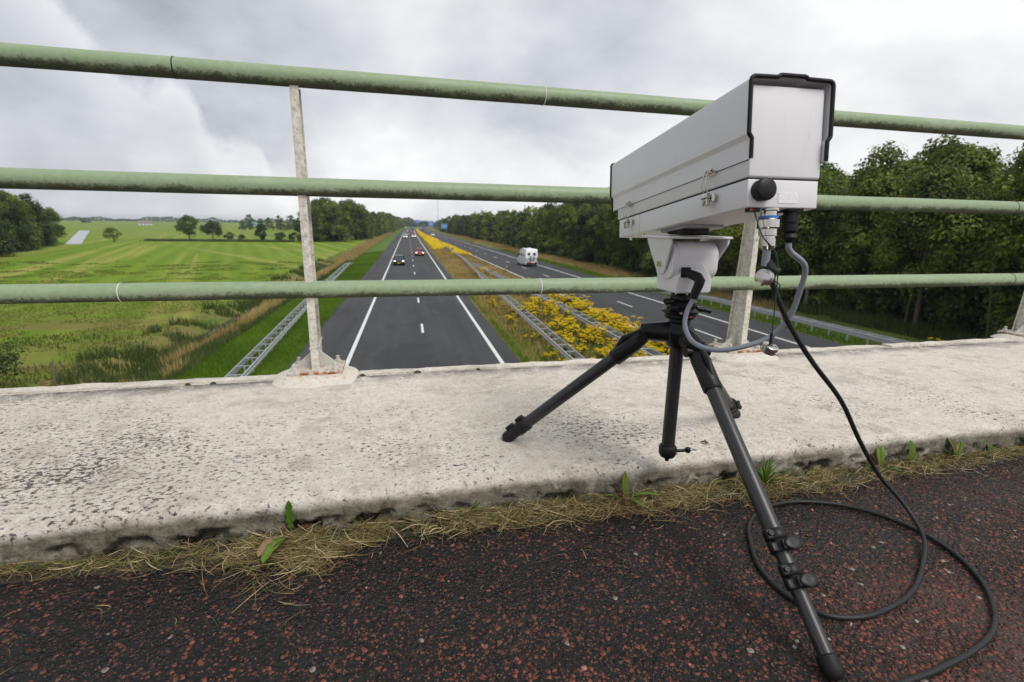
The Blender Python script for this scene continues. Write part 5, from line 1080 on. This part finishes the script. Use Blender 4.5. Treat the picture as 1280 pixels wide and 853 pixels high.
strips(160, xb, lambda x, n, rg: .93 - .25 * rg.random(n) ** 2, lambda x, y, n, rg: 0 * x - .0885, (.01, .035), (.0008, .0018), 44, 'straw', 'stray_straw', 'a few stray straws lying on the red path', .02, lambda n, rg: rg.uniform(0, 6.28, n))
def leaf_mesh(bm_, base, az_, el0, L_, w_, curl=.6, lobed=0, fold=.3, petiole=.2):
    base = Vector(base); p = base.copy(); e_ = el0; n = 16; rows = []
    h_ = Vector((math.cos(az_), math.sin(az_), 0)); sd = Vector((-math.sin(az_), math.cos(az_), 0))
    for k in range(n + 1):
        t_ = k / n; d = h_ * math.cos(e_) + Vector((0, 0, math.sin(e_))); up = -h_ * math.sin(e_) + Vector((0, 0, math.cos(e_)))
        if t_ < petiole: ww = w_ * .09
        else: q = (t_ - petiole) / (1 - petiole); ww = w_ * max(.05, math.sin(math.pi * min(1, q * .86 + .08)) ** .8) * (1 - lobed * .5 * (k % 3 == 0) * (q < .8))
        if k == n: ww = .0004
        rows.append((p - sd * ww / 2 + up * ww * fold, p.copy(), p + sd * ww / 2 + up * ww * fold)); p = p + d * (L_ / n); e_ -= curl / n
        if p.z < -.087: p.z = -.087; e_ = max(e_, 0)
    vs = [v_ for r_ in rows for v_ in r_]; fs = []
    for k in range(n): a = k * 3; fs += [(a, a + 1, a + 4, a + 3), (a + 1, a + 2, a + 5, a + 4)]
    bm_.add(vs, fs)
def weed(name, loc, leaves, label, cat='weed'):
    o_ = empty(name, loc); tag(o_, label, cat)
    for (az_, el_, L_, w_, curl, lob, mat, tn) in leaves:
        b = MB(); leaf_mesh(b, (0, 0, 0.001), math.radians(az_), math.radians(el_), L_, w_, curl, lob)
        b.v = [Vector((v_.x, v_.y, max(v_.z, -.0865 - loc[2] + .0))) for v_ in b.v]
        lo = b.build('leaf', mat, o_, 60); me = lo.data; at = me.attributes.new('tone', 'FLOAT', 'FACE'); at.data.foreach_set('value', [tn + random.uniform(-.06, .06) for _ in me.polygons])
        lo.modifiers.new('t', 'SOLIDIFY').thickness = .0006
    return o_
GL, BR = 'weed_leaf', 'weed_brown'
weed('dandelion', (-.222, 1.0, -.080), [(95, 86, .082, .019, -.1, .9, GL, .55), (205, 20, .10, .014, .9, .5, BR, .3), (236, 25, .088, .030, .7, .2, BR, .9), (250, 30, .105, .024, .9, .6, GL, .7), (20, 35, .05, .014, .8, .6, BR, .25), (150, 40, .045, .014, .6, .6, BR, .3), (300, 15, .055, .012, .5, .6, GL, .4)], 'dandelion with one upright serrated leaf and withered brown leaves at the kerb', 'dandelion')
weed('dandelion', (.523, .985, -.082), [(80, 84, .072, .015, .15, .1, GL, .95), (30, 30, .075, .014, 1.1, .5, GL, .6), (-15, 35, .085, .013, .9, .4, GL, .85), (170, 35, .055, .012, .8, .6, GL, .4), (140, 60, .045, .010, .5, .5, BR, .2), (210, 25, .05, .012, .6, .6, BR, .3), (250, 40, .05, .010, .8, .7, BR, .35), (290, 35, .06, .012, .8, .6, GL, .75), (-60, 30, .045, .012, .6, .4, BR, .4), (110, 50, .04, .01, .4, .4, BR, .1)], 'rosette of green and reddish leaves growing from the clippings below the tripod', 'dandelion')
weed('sorrel', (1.285, .985, -.082), [(60, 75, .075, .020, .5, 0, GL, .85), (110, 65, .06, .016, .8, .1, BR, .5), (200, 30, .05, .014, .6, .1, GL, .5), (-40, 20, .05, .018, .5, .2, GL, .4)], 'weed with a broad yellowing leaf where the black cable passes the kerb', 'weed')
weed('sorrel', (1.392, .985, -.082), [(85, 82, .072, .020, .2, 0, GL, .75), (20, 25, .05, .014, .6, .2, GL, .5), (200, 45, .035, .012, .6, 0, GL, .35)], 'weed with one upright oval green leaf at the kerb, right of the black cable', 'weed')
weed('sorrel', (1.555, .985, -.082), [(75, 68, .080, .018, .5, 0, BR, .35), (120, 72, .068, .015, .3, 0, GL, .5), (30, 55, .070, .017, .6, 0, GL, .8), (160, 50, .05, .012, .5, 0, GL, .4), (200, 30, .04, .01, .4, 0, BR, .2)], 'cluster of four reddish and green pointed leaves at the kerb, right part of the frame', 'weed')
weed('sorrel', (1.70, .992, -.082), [(80, 70, .04, .015, .4, 0, GL, .45), (20, 40, .035, .012, .4, 0, GL, .4)], 'very small green weed at the kerb, just left of the rightmost one', 'weed')
weed('sorrel', (1.86, .995, -.082), [(85, 75, .065, .012, .5, 0, GL, .6), (50, 60, .055, .012, .5, 0, GL, .8), (130, 60, .05, .010, .5, 0, GL, .5), (60, 80, .07, .008, .3, 0, GL, .5)], 'rightmost weed growing at the foot of the kerb', 'weed')
tuft = [(random.uniform(0, 360), random.uniform(50, 86), random.uniform(.045, .095), .0035, random.uniform(.3, 1.2), 0, GL, random.uniform(.4, .9)) for _ in range(26)]
weed('grass_tuft', (.905, .975, -.084), tuft, 'fresh green grass tuft at the kerb just right of the front tripod leg', 'grass tuft')
tuft = [(random.uniform(0, 360), random.uniform(35, 80), random.uniform(.02, .05), .003, random.uniform(.3, 1.2), 0, GL, random.uniform(.2, .9)) for _ in range(16)]
weed('grass_tuft', (.15, .995, -.084), tuft, 'small short grass tuft at the kerb left of the tripod rosette', 'grass tuft')
b = MB(); leaf_mesh(b, (0, 0, 0), 2.2, .2, .028, .010, .5, .3); o_ = b.build('dry_leaf', 'weed_brown', None, 60); at = o_.data.attributes.new('tone', 'FLOAT', 'FACE'); at.data.foreach_set('value', [.1] * len(o_.data.polygons)); o_.location = (.80, 1.06, .0035 ); tag(o_, 'tiny curled red-brown leaf lying on the kerb edge left of the front tripod leg', 'leaf')

# ------------------------------------------------------------------ haze
b = MB(); b.box((0, 1650, 2.5), (7400, 4400, 24)); hz = b.build('haze', 'sign_grey', None, 0); hz['kind'] = 'stuff'
b = None
hm = bpy.data.materials.new('haze_air'); hm.use_nodes = True; hn = hm.node_tree; hn.nodes.clear(); ho = hn.nodes.new('ShaderNodeOutputMaterial'); pv = hn.nodes.new('ShaderNodeVolumePrincipled')
pv.inputs['Color'].default_value = (.80, .86, .95, 1); pv.inputs['Density'].default_value = .00022; pv.inputs['Anisotropy'].default_value = .2; hn.links.new(pv.outputs[0], ho.inputs['Volume'])
hz.data.materials.clear(); hz.data.materials.append(hm)
